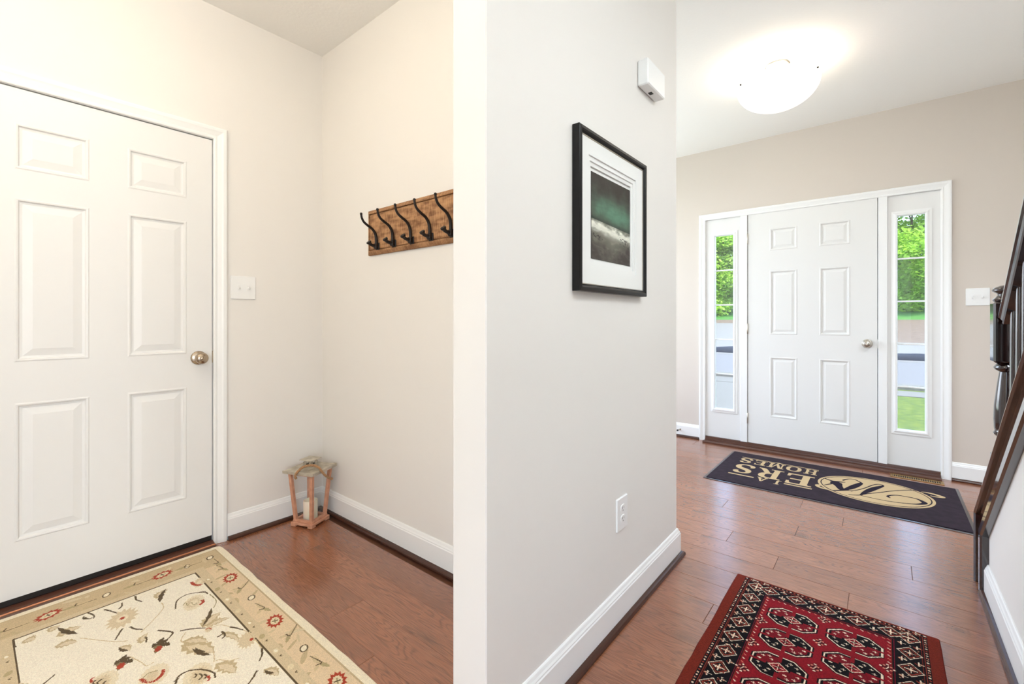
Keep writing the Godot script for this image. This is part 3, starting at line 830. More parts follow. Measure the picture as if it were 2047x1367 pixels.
func cream_rug() -> void:
	var X0 := -2.545; var X1 := -0.985; var Z0 := -0.812; var Z1 := 0.050
	var W := X1 - X0; var D := Z1 - Z0
	var edge := c8(244, 232, 206); var tan_ := c8(228, 204, 168); var field := c8(248, 238, 218)
	var dk := c8(92, 74, 48); var grn := c8(158, 142, 100); var sand := c8(212, 190, 150); var red := c8(172, 62, 38); var pale := c8(228, 212, 176)
	var p := Pad.new(W, D, 1000.0, edge)
	var v := func(x: float, z: float) -> Vector2: return Vector2(x - X0, z - Z0)
	var rect := func(x0: float, x1: float, z0: float, z1: float, c: Color) -> void: p.poly([v.call(x0, z0), v.call(x1, z0), v.call(x1, z1), v.call(x0, z1)], c)
	rect.call(X0 + 0.030, X1 - 0.030, Z0 + 0.030, Z1 - 0.030, c8(196, 172, 134))
	rect.call(X0 + 0.036, X1 - 0.036, Z0 + 0.036, Z1 - 0.036, tan_)
	rect.call(X0 + 0.036, -2.35, Z0 + 0.036, Z1 - 0.036, c8(206, 183, 144))
	# wash of lighter and darker yarn in the border
	p.rng.seed = 5
	for i in 260:
		var q := Vector2(p.rng.randf() * W, p.rng.randf() * D)
		if q.x > 0.2 and q.x < W - 0.2 and q.y > 0.17 and q.y < D - 0.17: continue
		if q.x < 0.05 or q.y < 0.05 or q.x > W - 0.05 or q.y > D - 0.05: continue
		p.disc(q, p.rng.randf_range(0.01, 0.035), p.rng.randf_range(0.004, 0.01), [c8(214, 194, 156), c8(198, 176, 136), c8(220, 202, 166)][i % 3], p.rng.randf() * 3)
	# inner guard and field
	rect.call(-2.378, X1 - 0.165, Z0 + 0.122, Z1 - 0.122, c8(216, 196, 160))
	rect.call(-2.350, X1 - 0.158, Z0 + 0.158, Z1 - 0.158, dk)
	rect.call(-2.344, X1 - 0.163, Z0 + 0.163, Z1 - 0.163, field)
	var spiky := func(q: Vector2, turn: float) -> void:
		p.disc(q, 0.044, 0.030, red, turn, 12, 0.28)
		p.disc(q, 0.026, 0.017, pale, turn, 12, 0.2)
		p.line([q - Vector2(0.013, 0).rotated(turn), q + Vector2(0.013, 0).rotated(turn)], 0.004, grn)
		p.line([q - Vector2(0, 0.010).rotated(turn), q + Vector2(0, 0.010).rotated(turn)], 0.005, dk)
	var oval := func(q: Vector2, r: float) -> void:
		p.disc(q, r, r * 0.72, dk, 0.5); p.disc(q, r * 0.78, r * 0.5, edge, 0.5)
	var sprig := func(q: Vector2, t: float, k: float) -> void:
		p.leaf(q + Vector2(-0.05, 0.006).rotated(t) * k, q + Vector2(0.01, 0).rotated(t) * k, 0.022 * k, sand, 4)
		p.leaf(q, q + Vector2(0.045, -0.02).rotated(t) * k, 0.02 * k, grn.lerp(sand, 0.4), 4)
		p.leaf(q, q + Vector2(0.03, 0.03).rotated(t) * k, 0.016 * k, sand, 3)
		p.curve([q + Vector2(-0.055, 0.012).rotated(t) * k, q + Vector2(-0.02, 0.0).rotated(t) * k, q + Vector2(0.006, -0.006).rotated(t) * k, q + Vector2(0.004, 0.014).rotated(t) * k], 0.0022, dk, 0.005, 0.001)
	# long borders on both sides, mirrored about the rug's middle
	for m in 2:
		var zz := func(z: float) -> float: return z if m == 0 else Z0 + Z1 - z
		for i in 4:
			var x := -2.185 + 0.44 * i
			if x < X1 - 0.1: spiky.call(v.call(x, zz.call(-0.736)), 0.35)
			if x + 0.22 < X1 - 0.1: oval.call(v.call(x + 0.222, zz.call(-0.737)), 0.019)
			for s in [-1.0, 1.0]:
				if x + s * 0.115 < X1 - 0.12: sprig.call(v.call(x + s * 0.115, zz.call(-0.738)), 0.6 + s * 0.5, 0.95)
			# guard motifs
			for j in 4:
				var gx := x - 0.17 + j * 0.11
				if gx > -2.34 and gx < X1 - 0.18:
					var gq: Vector2 = v.call(gx, zz.call(-0.671))
					p.disc(gq, 0.014, 0.009, [pale, sand, grn.lerp(sand, 0.5), pale][j], 0.4)
					if j % 2: p.disc(gq, 0.008, 0.005, field)
					p.line([gq + Vector2(0.030, -0.006), gq + Vector2(0.036, 0.002), gq + Vector2(0.040, -0.004)], 0.003, dk)
		oval.call(v.call(-2.444, zz.call(-0.737)), 0.020)
		sprig.call(v.call(-2.37, zz.call(-0.742)), 0.3, 0.9)
	for z in [-0.555, -0.205]: spiky.call(v.call(-2.441, z), 1.2)
	for z in [-0.37, -0.645, -0.02]: oval.call(v.call(-2.438, z), 0.018)
	for z in [-0.645, -0.465, -0.285, -0.10]: sprig.call(v.call(-2.44, z), 1.9, 1.0)
	for z in [-0.555, -0.21]: spiky.call(v.call(-1.09, z), 1.2)
	for z in [-0.38, -0.645]: sprig.call(v.call(-1.09, z), 1.9, 1.0)
	# field: vines, serrated leaves, daisies, peonies; the half in front mirrors the half in view
	for m in [1, 0]:
		for w in RUG:
			var q := []
			for s in String(w[3]).split(";"):
				var x := float(s.get_slice(" ", 0)); var z := float(s.get_slice(" ", 1))
				q.append(v.call(x, z) if m == 0 else v.call(-3.52 - x, -0.74 - z))
			if m == 1 and (q[0].y + Z0 < -0.30 or q[0].x + X0 < -2.30): continue
			match int(w[0]):
				0: p.curve(q, w[1], dk, w[2], 0.0008)
				1: p.curve(q, w[1], grn, w[2], 0.0006)
				2: p.curve(q, w[1], sand, w[2], 0.0006)
				3:
					p.leaf(q[0], q[1], w[1], sand.lerp(grn, 0.22), 5, 0.008); p.leaf(q[0].lerp(q[1], 0.15), q[1], w[1] * 0.5, sand.lerp(field, 0.4), 4, 0.006)
				4: p.leaf(q[0], q[1], w[1], dk, 4, 0.006)
				5: p.leaf(q[0], q[1], w[1], grn.lerp(dk, 0.35), 3)
				6:
					if w[0] > 6.2: p.curve(q, w[1], red, w[2], 0.001)
					else: p.disc(q[0], w[1], w[2], red, 0.4, 7, 0.3)
				7: p.disc(q[0], w[1], w[2], pale.lerp(field, 0.4), 0.4, 16, 0.10)
				8: p.disc(q[0], w[1], w[2], sand.lerp(field, 0.25), 0.4, 15, 0.28)
	p.grain(0.06, 31, 2)
	var m := mk(Color.WHITE, 1.0, 0.0, 0.2)
	m.albedo_texture = p.tex()
	m.normal_enabled = true; m.normal_texture = noise_tex(0.3, 1024, [], 41, true, 4.0); m.normal_scale = 0.4
	m.rim_enabled = true; m.rim = 0.3
	m.detail_enabled = false
	var mb := MB.new()
	mb.xf = flat_on_floor()
	mb.prism(rounded(X0, X1, -Z1, -Z0, 0.03, 0.0022), 0.0008, 0.013, 0.004, Vector2(X0, -Z0), Vector2(X1, -Z1))
	tag(put("area_rug", mb, m), "cream floral rug with red spiky border flowers lying before the mudroom door", "rug")

func red_rug() -> void:
	var X0 := -0.497; var X1 := 0.154; var Z0 := -2.180; var Z1 := -0.98
	var W := X1 - X0; var D := Z1 - Z0
	var red := c8(128, 22, 32); var rust := c8(110, 38, 26); var ink := c8(18, 14, 18); var cream := c8(222, 202, 176); var brick := c8(140, 54, 40); var navy := c8(26, 22, 34)
	var p := Pad.new(W, D, 900.0, rust)
	var v := func(x: float, z: float) -> Vector2: return Vector2(x - X0, z - Z0)
	var rect := func(x0: float, x1: float, z0: float, z1: float, c: Color) -> void: p.poly([v.call(x0, z0), v.call(x1, z0), v.call(x1, z1), v.call(x0, z1)], c)
	var bx0 := X0 + 0.035; var bx1 := X1 - 0.035; var bz0 := Z0 + 0.010; var bz1 := Z1 - 0.010
	rect.call(bx0, bx1, bz0, bz1, ink)
	# outer guard: a row of small checks between two lines
	for side in 4:
		var n := int((D if side < 2 else W - 0.07) / 0.0135)
		for i in n:
			var t := i * 0.0135 + 0.006
			var q: Vector2
			match side:
				0: q = v.call(bx0 + 0.006, bz0 + t)
				1: q = v.call(bx1 - 0.006, bz0 + t)
				2: q = v.call(bx0 + t, bz0 + 0.006)
				3: q = v.call(bx0 + t, bz1 - 0.006)
			p.disc(q, 0.0042, 0.0042, [cream, brick, cream, rust][i % 4], 0.78, 2, 0.0)
			p.poly([q + Vector2(-0.004, 0), q + Vector2(0, -0.004), q + Vector2(0.004, 0), q + Vector2(0, 0.004)], [cream, brick, c8(190, 150, 120)][i % 3])
	for k in [0.014, 0.092]:
		var c := brick if k < 0.05 else c8(120, 20, 40)
		for s in [0.0, 0.005]:
			p.line([v.call(bx0 + k + s, bz0 + k + s), v.call(bx1 - k - s, bz0 + k + s), v.call(bx1 - k - s, bz1 - k - s), v.call(bx0 + k + s, bz1 - k - s), v.call(bx0 + k + s, bz0 + k + s)], 0.0024, c if s == 0.0 else rust)
	# main border: stars in diamonds with crooked leaves between
	p.rng.seed = 9
	var star := func(q: Vector2, along: Vector2) -> void:
		var ac := along.orthogonal()
		for w in [[0.038, 0.034, cream], [0.034, 0.030, ink], [0.030, 0.026, brick], [0.025, 0.021, ink]]:
			p.poly([q + along * w[0], q + ac * w[1], q - along * w[0], q - ac * w[1]], w[2])
		for a in 8:
			var d := along.rotated(a * TAU / 8)
			p.line([q, q + d * (0.017 if a % 2 == 0 else 0.012)], 0.0036, cream if a % 2 == 0 else brick)
		p.disc(q, 0.005, 0.005, cream)
		for s in [-1.0, 1.0]:
			for t in [-1.0, 1.0]:
				var e: Vector2 = q + along * 0.047 * s + ac * 0.021 * t
				p.line([e + ac * 0.014, e, e + along * 0.010 * s], 0.0034, cream)
				p.line([e - ac * 0.010, e - ac * 0.002 + along * 0.008, e + along * 0.012], 0.003, brick)
				p.disc(e + ac * 0.006 * t, 0.0035, 0.0035, c8(196, 150, 120))
				p.disc(e - along * 0.008 * s, 0.0028, 0.0028, cream)
		for i in 10:
			var e := q + along * p.rng.randf_range(-0.05, 0.05) + ac * p.rng.randf_range(-0.034, 0.034)
			p.disc(e, 0.0022, 0.0022, [cream, brick, c8(186, 140, 110)][i % 3])
	var zz := Z0 + 0.062
	while zz < Z1 - 0.03:
		star.call(v.call(-0.411, zz), Vector2(0, 1)); star.call(v.call(0.068, zz), Vector2(0, 1))
		zz += 0.0945
	for i in 5:
		if i > 0 and i < 4 or true:
			var x := -0.411 + 0.0958 * (i + 0.5)
			star.call(v.call(x, Z0 + 0.062), Vector2(1, 0)); star.call(v.call(x, Z1 - 0.062), Vector2(1, 0))
	# field
	var fx0 := X0 + 0.133; var fx1 := X1 - 0.133; var fz0 := Z0 + 0.112; var fz1 := Z1 - 0.112
	rect.call(fx0, fx1, fz0, fz1, red)
	for i in int((fz1 - fz0) / 0.02):
		for x in [fx0 + 0.006, fx1 - 0.006]:
			p.line([v.call(x - 0.004, fz0 + i * 0.02), v.call(x + 0.004, fz0 + i * 0.02 + 0.006)], 0.004, cream if i % 2 else c8(196, 110, 90))
	for i in int((fx1 - fx0) / 0.02):
		for z in [fz0 + 0.006, fz1 - 0.006]: p.line([v.call(fx0 + i * 0.02, z - 0.003), v.call(fx0 + i * 0.02 + 0.008, z + 0.003)], 0.004, cream if i % 2 else c8(196, 110, 90))
	var gul := func(q: Vector2) -> void:
		var oct := func(k: float) -> Array:
			var o := []
			for w in [[-0.078, -0.026], [-0.040, -0.058], [0.040, -0.058], [0.078, -0.026], [0.078, 0.026], [0.040, 0.058], [-0.040, 0.058], [-0.078, 0.026]]: o.append(q + Vector2(w[0], w[1]) * k)
			return o
		p.poly(oct.call(1.04), ink); p.poly(oct.call(0.99), cream); p.poly(oct.call(0.93), ink)
		# quarters, two of them red
		for s in [Vector2(1, 1), Vector2(-1, -1)]:
			var o := []
			for w in [[0.005, 0.004], [0.066, 0.004], [0.066, 0.024], [0.036, 0.048], [0.005, 0.048]]: o.append(q + Vector2(w[0] * s.x, w[1] * s.y))
			p.poly(o, c8(112, 20, 30))
		for s in [Vector2(1, 1), Vector2(-1, -1), Vector2(1, -1), Vector2(-1, 1)]:
			for w in [[0.048, 0.030], [0.030, 0.040], [0.056, 0.012], [0.022, 0.026]]:
				var e := q + Vector2(w[0] * s.x, w[1] * s.y)
				p.line([e - Vector2(0.006, 0), e + Vector2(0.006, 0)], 0.0028, cream); p.line([e - Vector2(0, 0.005), e + Vector2(0.002, 0.005)], 0.0028, cream)
		# stepped heart
		p.poly([q + Vector2(-0.03, 0), q + Vector2(0, -0.024), q + Vector2(0.03, 0), q + Vector2(0, 0.024)], cream)
		p.poly([q + Vector2(-0.025, 0), q + Vector2(0, -0.020), q + Vector2(0.025, 0), q + Vector2(0, 0.020)], red)
		for a in 8: p.line([q, q + Vector2(0.016 if a % 2 == 0 else 0.011, 0).rotated(a * TAU / 8)], 0.003, cream if a % 2 == 0 else ink)
		# the cross that parts the quarters
		p.line([q + Vector2(0, -0.062), q + Vector2(0, -0.028)], 0.011, red); p.line([q + Vector2(0, 0.028), q + Vector2(0, 0.062)], 0.011, red)
		p.line([q + Vector2(-0.082, 0), q + Vector2(-0.034, 0)], 0.009, red); p.line([q + Vector2(0.034, 0), q + Vector2(0.082, 0)], 0.009, red)
	var flake := func(q: Vector2) -> void:
		p.poly([q + Vector2(-0.022, 0), q + Vector2(0, -0.024), q + Vector2(0.022, 0), q + Vector2(0, 0.024)], c8(80, 16, 24))
		for a in 8: p.disc(q + Vector2(0.017 if a % 2 == 0 else 0.012, 0).rotated(a * TAU / 8), 0.0038, 0.0038, cream if a % 2 == 0 else c8(200, 120, 100))
		for a in 4: p.line([q, q + Vector2(0.009, 0).rotated(a * TAU / 4 + 0.4)], 0.003, cream if a % 2 else ink)
	var z := Z0 + 0.213
	while z < fz1 - 0.03:
		gul.call(v.call(-0.263, z)); gul.call(v.call(-0.078, z))
		if z + 0.074 < fz1 - 0.02:
			for x in [-0.171, -0.352, 0.010]: flake.call(v.call(x, z + 0.074))
		z += 0.148
	for x in [-0.171]: flake.call(v.call(x, Z0 + 0.135))
	p.grain(0.14, 32, 2)
	var m := mk(Color.WHITE, 0.95, 0.0, 0.25)
	m.albedo_texture = p.tex()
	m.normal_enabled = true; m.normal_texture = noise_tex(0.3, 1024, [], 43, true, 4.0); m.normal_scale = 0.4
	var mb := MB.new()
	mb.xf = flat_on_floor()
	mb.prism(rounded(X0, X1, -Z1, -Z0, 0.004, 0.0014), 0.0008, 0.009, 0.003, Vector2(X0, -Z0), Vector2(X1, -Z1))
	tag(put("area_rug", mb, m), "dark red rug with rows of black octagon medallions on the hall floor", "rug")

func letter(parent: Node3D, s: String, x0: float, x1: float, z0: float, z1: float, y: float, m: Material) -> void:   # x0 is the letter's left as read from the door, z1 its top
	var t := TextMesh.new()
	var f := SystemFont.new()
	f.font_names = PackedStringArray(["Droid Serif"])
	f.font_weight = 700
	t.font = f; t.text = s; t.font_size = 64; t.pixel_size = 0.01; t.depth = 0.001; t.curve_step = 1.0
	var ar := []
	var bb := t.get_aabb()
	var sx := (x0 - x1) / bb.size.x; var sy := (z1 - z0) / bb.size.y
	var b := Basis(Vector3(-sx, 0, 0), Vector3(0, 0, sy), Vector3(0, 1, 0))
	var xf := Transform3D(b, Vector3.ZERO)
	xf.origin = Vector3(x0, y, z0) - b * Vector3(bb.position.x, bb.position.y, bb.get_center().z)
	var mb := MB.new()
	for k in t.get_surface_count():
		ar = t.surface_get_arrays(k)
		var vs: PackedVector3Array = ar[Mesh.ARRAY_VERTEX]
		var ix: PackedInt32Array = ar[Mesh.ARRAY_INDEX] if ar[Mesh.ARRAY_INDEX] != null else PackedInt32Array(range(vs.size()))
		for i in range(0, ix.size(), 3): mb.tri(xf * vs[ix[i]], xf * vs[ix[i + 2]], xf * vs[ix[i + 1]])
	put("letter", mb, m, parent)

# a brush stroke lying on the mat: points (x, z) with a width each
func stroke(mb: MB, pts: Array, y: float, th := 0.0006) -> void:
	var o := []
	var w := []
	for i in pts.size() - 1:
		var a: Vector3 = pts[maxi(i - 1, 0)]; var b: Vector3 = pts[i]; var c: Vector3 = pts[i + 1]; var d: Vector3 = pts[mini(i + 2, pts.size() - 1)]
		for j in 6: o.append(b.cubic_interpolate(c, a, d, j / 6.0))
	o.append(pts[-1])
	var L := []; var R := []
	for i in o.size():
		var q := Vector2(o[i].x, o[i].y)
		var pa := Vector2(o[maxi(i - 1, 0)].x, o[maxi(i - 1, 0)].y); var pb := Vector2(o[mini(i + 1, o.size() - 1)].x, o[mini(i + 1, o.size() - 1)].y)
		var nrm: Vector2 = (pb - pa).orthogonal().normalized() * o[i].z / 2
		L.append(q + nrm); R.append(q - nrm)
	for i in o.size() - 1:
		var A := Vector3(L[i].x, y + th, L[i].y); var B := Vector3(L[i + 1].x, y + th, L[i + 1].y); var C := Vector3(R[i + 1].x, y + th, R[i + 1].y); var D := Vector3(R[i].x, y + th, R[i].y)
		var dn := Vector3(0, -th, 0)
		mb.quad(A, B, C, D); mb.quad(A + dn, B + dn, B, A); mb.quad(C + dn, D + dn, D, C)

func door_mat() -> void:
	var o := thing("door_mat", "dark plum entry mat with cream lettering and monogram oval inside the front door", "door mat")
	var x0 := -0.997; var x1 := 0.388; var z0 := -4.212; var z1 := -3.366
	var mb := MB.new()
	mb.xf = flat_on_floor()
	mb.prism(rounded(x0, x1, -z1, -z0, 0.006), 0.0006, 0.0035, 0.0015)
	put("rubber_edge", mb, mk(c8(40, 38, 44), 0.22, 0.0, 0.8), o)
	var pile := mk(c8(46, 30, 42), 0.9, 0.0, 0.3)
	tri_tex(pile, noise_tex(0.05, 256, [c8(255, 250, 255), c8(150, 140, 150)], 51), 1.2)
	pile.rim_enabled = true; pile.rim = 0.35
	var pl := MB.new()
	pl.xf = mb.xf
	pl.prism(rounded(x0 + 0.016, x1 - 0.016, -z1 + 0.022, -z0 - 0.016, 0.006), 0.0035, 0.0065, 0.001)
	put("pile", pl, pile, o)
	var cream := mk(c8(204, 178, 138), 0.95, 0.0, 0.2)
	var y := 0.0066
	for l in [["E", -0.374, -0.535, -3.855, -3.612], ["R", -0.562, -0.724, -3.858, -3.628], ["S", -0.748, -0.876, -3.865, -3.630], ["H", -0.369, -0.452, -4.040, -3.915], ["O", -0.470, -0.568, -4.042, -3.913], ["M", -0.580, -0.692, -4.040, -3.915], ["E", -0.702, -0.782, -4.040, -3.915], ["S", -0.802, -0.886, -4.042, -3.913], ["J", -0.545, -0.582, -3.622, -3.530], ["A", -0.628, -0.694, -3.618, -3.532]]:
		letter(o, l[0], l[1], l[2], l[3], l[4], y, cream)
	for r in [[-0.526, -0.365, -3.589, -3.571], [-0.880, -0.713, -3.589, -3.571], [-0.889, -0.370, -4.062, -4.054]]:
		put("rule", boxes([[r[0], r[1], y - 0.0001, y + 0.0006, r[2], r[3]]]), cream, o)
	var dm := MB.new()
	dm.xf = mb.xf
	dm.prism(PackedVector2Array([Vector2(-0.655, 4.058), Vector2(-0.63, 4.072), Vector2(-0.605, 4.058), Vector2(-0.63, 4.046)]), y, y + 0.0008)
	put("rule", dm, cream, o)
	# monogram oval: cream ring, cream disc, dark script
	var c := Vector2(-0.050, -3.803)
	var ring := func(a: float, b: float, n: int) -> Array:
		var q := []
		for i in n: q.append(c + Vector2(cos(TAU * i / n) * a, sin(TAU * i / n) * b))
		return q
	var ov := MB.new()
	ov.xf = mb.xf
	var pts := PackedVector2Array(ring.call(0.302, 0.262, 64).map(func(q): return Vector2(q.x, -q.y)))
	ov.prism(pts, y - 0.0001, y + 0.0005)
	put("oval", ov, cream, o)
	for s in [[[-0.30, -3.71, 0.02], [-0.335, -3.70, 0.026], [-0.345, -3.68, 0.024], [-0.32, -3.65, 0.022], [-0.26, -3.635, 0.010]], [[0.19, -3.975, 0.014], [0.235, -3.98, 0.022], [0.285, -3.955, 0.026], [0.292, -3.935, 0.020], [0.25, -3.922, 0.014], [0.236, -3.93, 0.008]]]:
		var fl := MB.new()
		stroke(fl, s.map(func(q): return Vector3(q[0], q[1], q[2])), y)
		put("flourish", fl, cream, o)
	var ink := mk(c8(38, 30, 44), 0.9, 0.0, 0.3)
	var sc := MB.new()
	var rg: Array = ring.call(0.284, 0.245, 48)
	for i in 48:
		var a: Vector2 = rg[i]; var b: Vector2 = rg[(i + 1) % 48]
		stroke(sc, [Vector3(a.x, a.y, 0.006), Vector3(b.x, b.y, 0.006)], y + 0.0006, 0.0004)
	for s in SCRIPT: stroke(sc, s.map(func(q): return Vector3(q[0], q[1], q[2])), y + 0.0006, 0.0005)
	put("script", sc, ink, o)

# rug motifs: kind, width, end width, points on the floor plan
const RUG := [
	[3, 0.055, 0, "-2.253 -0.207;-2.260 -0.277"],
	[3, 0.04, 0, "-2.307 -0.193;-2.327 -0.228"],
	[3, 0.045, 0, "-2.251 -0.491;-2.298 -0.541"],
	[3, 0.06, 0, "-1.910 -0.552;-1.958 -0.627"],
	[3, 0.04, 0, "-1.905 -0.562;-1.894 -0.637"],
	[3, 0.075, 0, "-1.863 -0.475;-1.732 -0.538"],
	[3, 0.05, 0, "-1.882 -0.483;-1.812 -0.540"],
	[3, 0.03, 0, "-1.830 -0.586;-1.727 -0.610"],
	[3, 0.05, 0, "-2.188 -0.197;-2.161 -0.253"],
	[3, 0.03, 0, "-1.980 -0.390;-2.030 -0.421"],
	[3, 0.05, 0, "-2.311 -0.130;-2.289 -0.160"],
	[3, 0.06, 0, "-1.676 -0.521;-1.582 -0.548"],
	[3, 0.04, 0, "-1.530 -0.610;-1.466 -0.629"],
	[3, 0.03, 0, "-2.016 -0.338;-1.965 -0.358"],
	[8, 0.072, 0.048, "-2.200 -0.379"],
	[7, 0.026, 0.018, "-2.200 -0.379"],
	[6, 0.011, 0.009, "-2.202 -0.379"],
	[8, 0.05, 0.032, "-1.717 -0.630"],
	[6, 0.009, 0.007, "-1.707 -0.641"],
	[7, 0.056, 0.036, "-2.105 -0.580"],
	[8, 0.042, 0.026, "-2.108 -0.578"],
	[7, 0.024, 0.014, "-2.105 -0.580"],
	[0, 0.005, 0.004, "-2.113 -0.521;-2.170 -0.541;-2.188 -0.574;-2.176 -0.603;-2.148 -0.631"],
	[6.5, 0.01, 0.012, "-2.071 -0.589;-2.079 -0.604;-2.100 -0.607"],
	[1, 0.0025, 0.0025, "-2.118 -0.547;-2.130 -0.559;-2.104 -0.558;-2.113 -0.573;-2.088 -0.575;-2.096 -0.587"],
	[1, 0.003, 0.003, "-2.006 -0.617;-2.050 -0.640;-2.119 -0.638"],
	[8, 0.045, 0.022, "-2.251 -0.640"],
	[6.5, 0.012, 0.01, "-2.278 -0.618;-2.242 -0.621;-2.221 -0.638"],
	[7, 0.018, 0.008, "-2.251 -0.640"],
	[0, 0.007, 0.004, "-2.337 -0.443;-2.303 -0.440;-2.271 -0.451"],
	[0, 0.007, 0.004, "-2.282 -0.382;-2.296 -0.393;-2.324 -0.399"],
	[0, 0.007, 0.004, "-2.322 -0.345;-2.292 -0.359;-2.255 -0.373"],
	[0, 0.007, 0.004, "-2.119 -0.386;-2.089 -0.396;-2.064 -0.412"],
	[0, 0.007, 0.004, "-2.127 -0.367;-2.100 -0.352;-2.072 -0.338"],
	[0, 0.007, 0.004, "-2.343 -0.303;-2.308 -0.314;-2.284 -0.311"],
	[0, 0.007, 0.004, "-2.318 -0.289;-2.293 -0.299;-2.293 -0.309"],
	[0, 0.007, 0.004, "-1.833 -0.590;-1.803 -0.590;-1.790 -0.576"],
	[0, 0.007, 0.004, "-1.813 -0.569;-1.814 -0.581;-1.822 -0.592"],
	[0, 0.007, 0.004, "-2.011 -0.407;-1.993 -0.409;-1.973 -0.402"],
	[0, 0.007, 0.004, "-2.017 -0.445;-1.992 -0.461;-1.963 -0.476;-1.942 -0.463;-1.935 -0.451"],
	[0, 0.007, 0.004, "-1.952 -0.495;-1.933 -0.524;-1.899 -0.560"],
	[0, 0.007, 0.004, "-1.837 -0.618;-1.807 -0.632;-1.781 -0.641"],
	[0, 0.007, 0.004, "-1.634 -0.646;-1.602 -0.634;-1.579 -0.616"],
	[0, 0.007, 0.004, "-1.542 -0.596;-1.523 -0.577;-1.504 -0.556"],
	[0, 0.007, 0.004, "-2.353 -0.113;-2.318 -0.112;-2.288 -0.114"],
	[0, 0.007, 0.004, "-2.169 -0.614;-2.156 -0.630;-2.129 -0.635"],
	[4, 0.022, 0, "-2.215 -0.260;-2.320 -0.218"],
	[4, 0.02, 0, "-2.212 -0.495;-2.307 -0.538"],
	[4, 0.016, 0, "-2.014 -0.613;-1.912 -0.550"],
	[4, 0.018, 0, "-1.732 -0.525;-1.815 -0.495"],
	[4, 0.012, 0, "-1.761 -0.520;-1.815 -0.503"],
	[4, 0.014, 0, "-1.969 -0.356;-2.016 -0.338"],
	[4, 0.014, 0, "-1.488 -0.627;-1.526 -0.612"],
	[4, 0.01, 0, "-2.295 -0.294;-2.332 -0.291"],
	[4, 0.026, 0, "-1.917 -0.431;-1.948 -0.417"],
	[4, 0.026, 0, "-1.917 -0.431;-1.933 -0.458"],
	[4, 0.026, 0, "-1.917 -0.431;-1.892 -0.451"],
	[5, 0.026, 0, "-1.917 -0.431;-1.883 -0.408"],
	[4, 0.026, 0, "-1.917 -0.431;-1.957 -0.450"],
	[5, 0.026, 0, "-1.917 -0.431;-1.917 -0.408"],
	[6, 0.018, 0.012, "-1.903 -0.422"],
	[4, 0.026, 0, "-1.915 -0.332;-1.944 -0.319"],
	[4, 0.026, 0, "-1.915 -0.332;-1.931 -0.356"],
	[4, 0.026, 0, "-1.915 -0.332;-1.892 -0.352"],
	[5, 0.026, 0, "-1.915 -0.332;-1.883 -0.313"],
	[4, 0.026, 0, "-1.915 -0.332;-1.953 -0.348"],
	[5, 0.026, 0, "-1.915 -0.332;-1.915 -0.312"],
	[6, 0.018, 0.012, "-1.902 -0.324"],
	[7, 0.06, 0.04, "-1.666 -0.469"],
	[8, 0.045, 0.028, "-1.662 -0.473"],
	[0, 0.006, 0.005, "-1.677 -0.414;-1.705 -0.428;-1.709 -0.453;-1.686 -0.482;-1.641 -0.504;-1.611 -0.500"],
	[0, 0.006, 0.004, "-1.662 -0.458;-1.668 -0.467;-1.680 -0.465"],
	[0, 0.006, 0.004, "-1.642 -0.465;-1.651 -0.477;-1.670 -0.475"],
	[0, 0.006, 0.004, "-1.633 -0.477;-1.639 -0.486;-1.655 -0.483"],
	[0, 0.006, 0.004, "-1.692 -0.415;-1.696 -0.423;-1.696 -0.430"],
	[6.5, 0.008, 0.006, "-1.637 -0.488;-1.620 -0.488;-1.615 -0.481"],
	[7, 0.055, 0.04, "-1.772 -0.382"],
	[6.5, 0.012, 0.009, "-1.785 -0.352;-1.763 -0.357;-1.743 -0.375;-1.754 -0.397;-1.778 -0.407"],
	[8, 0.03, 0.018, "-1.772 -0.377"],
	[1, 0.003, 0.003, "-1.785 -0.357;-1.795 -0.373;-1.787 -0.394"],
	[8, 0.024, 0.013, "-1.886 -0.565"],
	[6.5, 0.004, 0.004, "-1.888 -0.557;-1.889 -0.566;-1.873 -0.570"],
	[2, 0.003, 0.003, "-1.928 -0.506;-1.895 -0.484;-1.874 -0.484"],
	[2, 0.003, 0.003, "-1.690 -0.520;-1.687 -0.535;-1.659 -0.553;-1.644 -0.580"],
	[2, 0.003, 0.003, "-1.781 -0.641;-1.737 -0.650;-1.634 -0.646"],
	[2, 0.003, 0.003, "-2.181 -0.260;-2.123 -0.296;-2.061 -0.335;-2.032 -0.365"],
	[2, 0.003, 0.003, "-1.932 -0.352;-1.872 -0.369;-1.838 -0.377;-1.840 -0.396"],
	[2, 0.003, 0.003, "-1.884 -0.579;-1.875 -0.600;-1.837 -0.618"],
	[2, 0.003, 0.003, "-2.204 -0.498;-2.156 -0.493;-2.095 -0.446;-2.051 -0.404"],
	[2, 0.003, 0.003, "-1.747 -0.537;-1.706 -0.527;-1.690 -0.520"],
	[2, 0.003, 0.003, "-1.927 -0.611;-1.901 -0.612;-1.888 -0.596"],
]

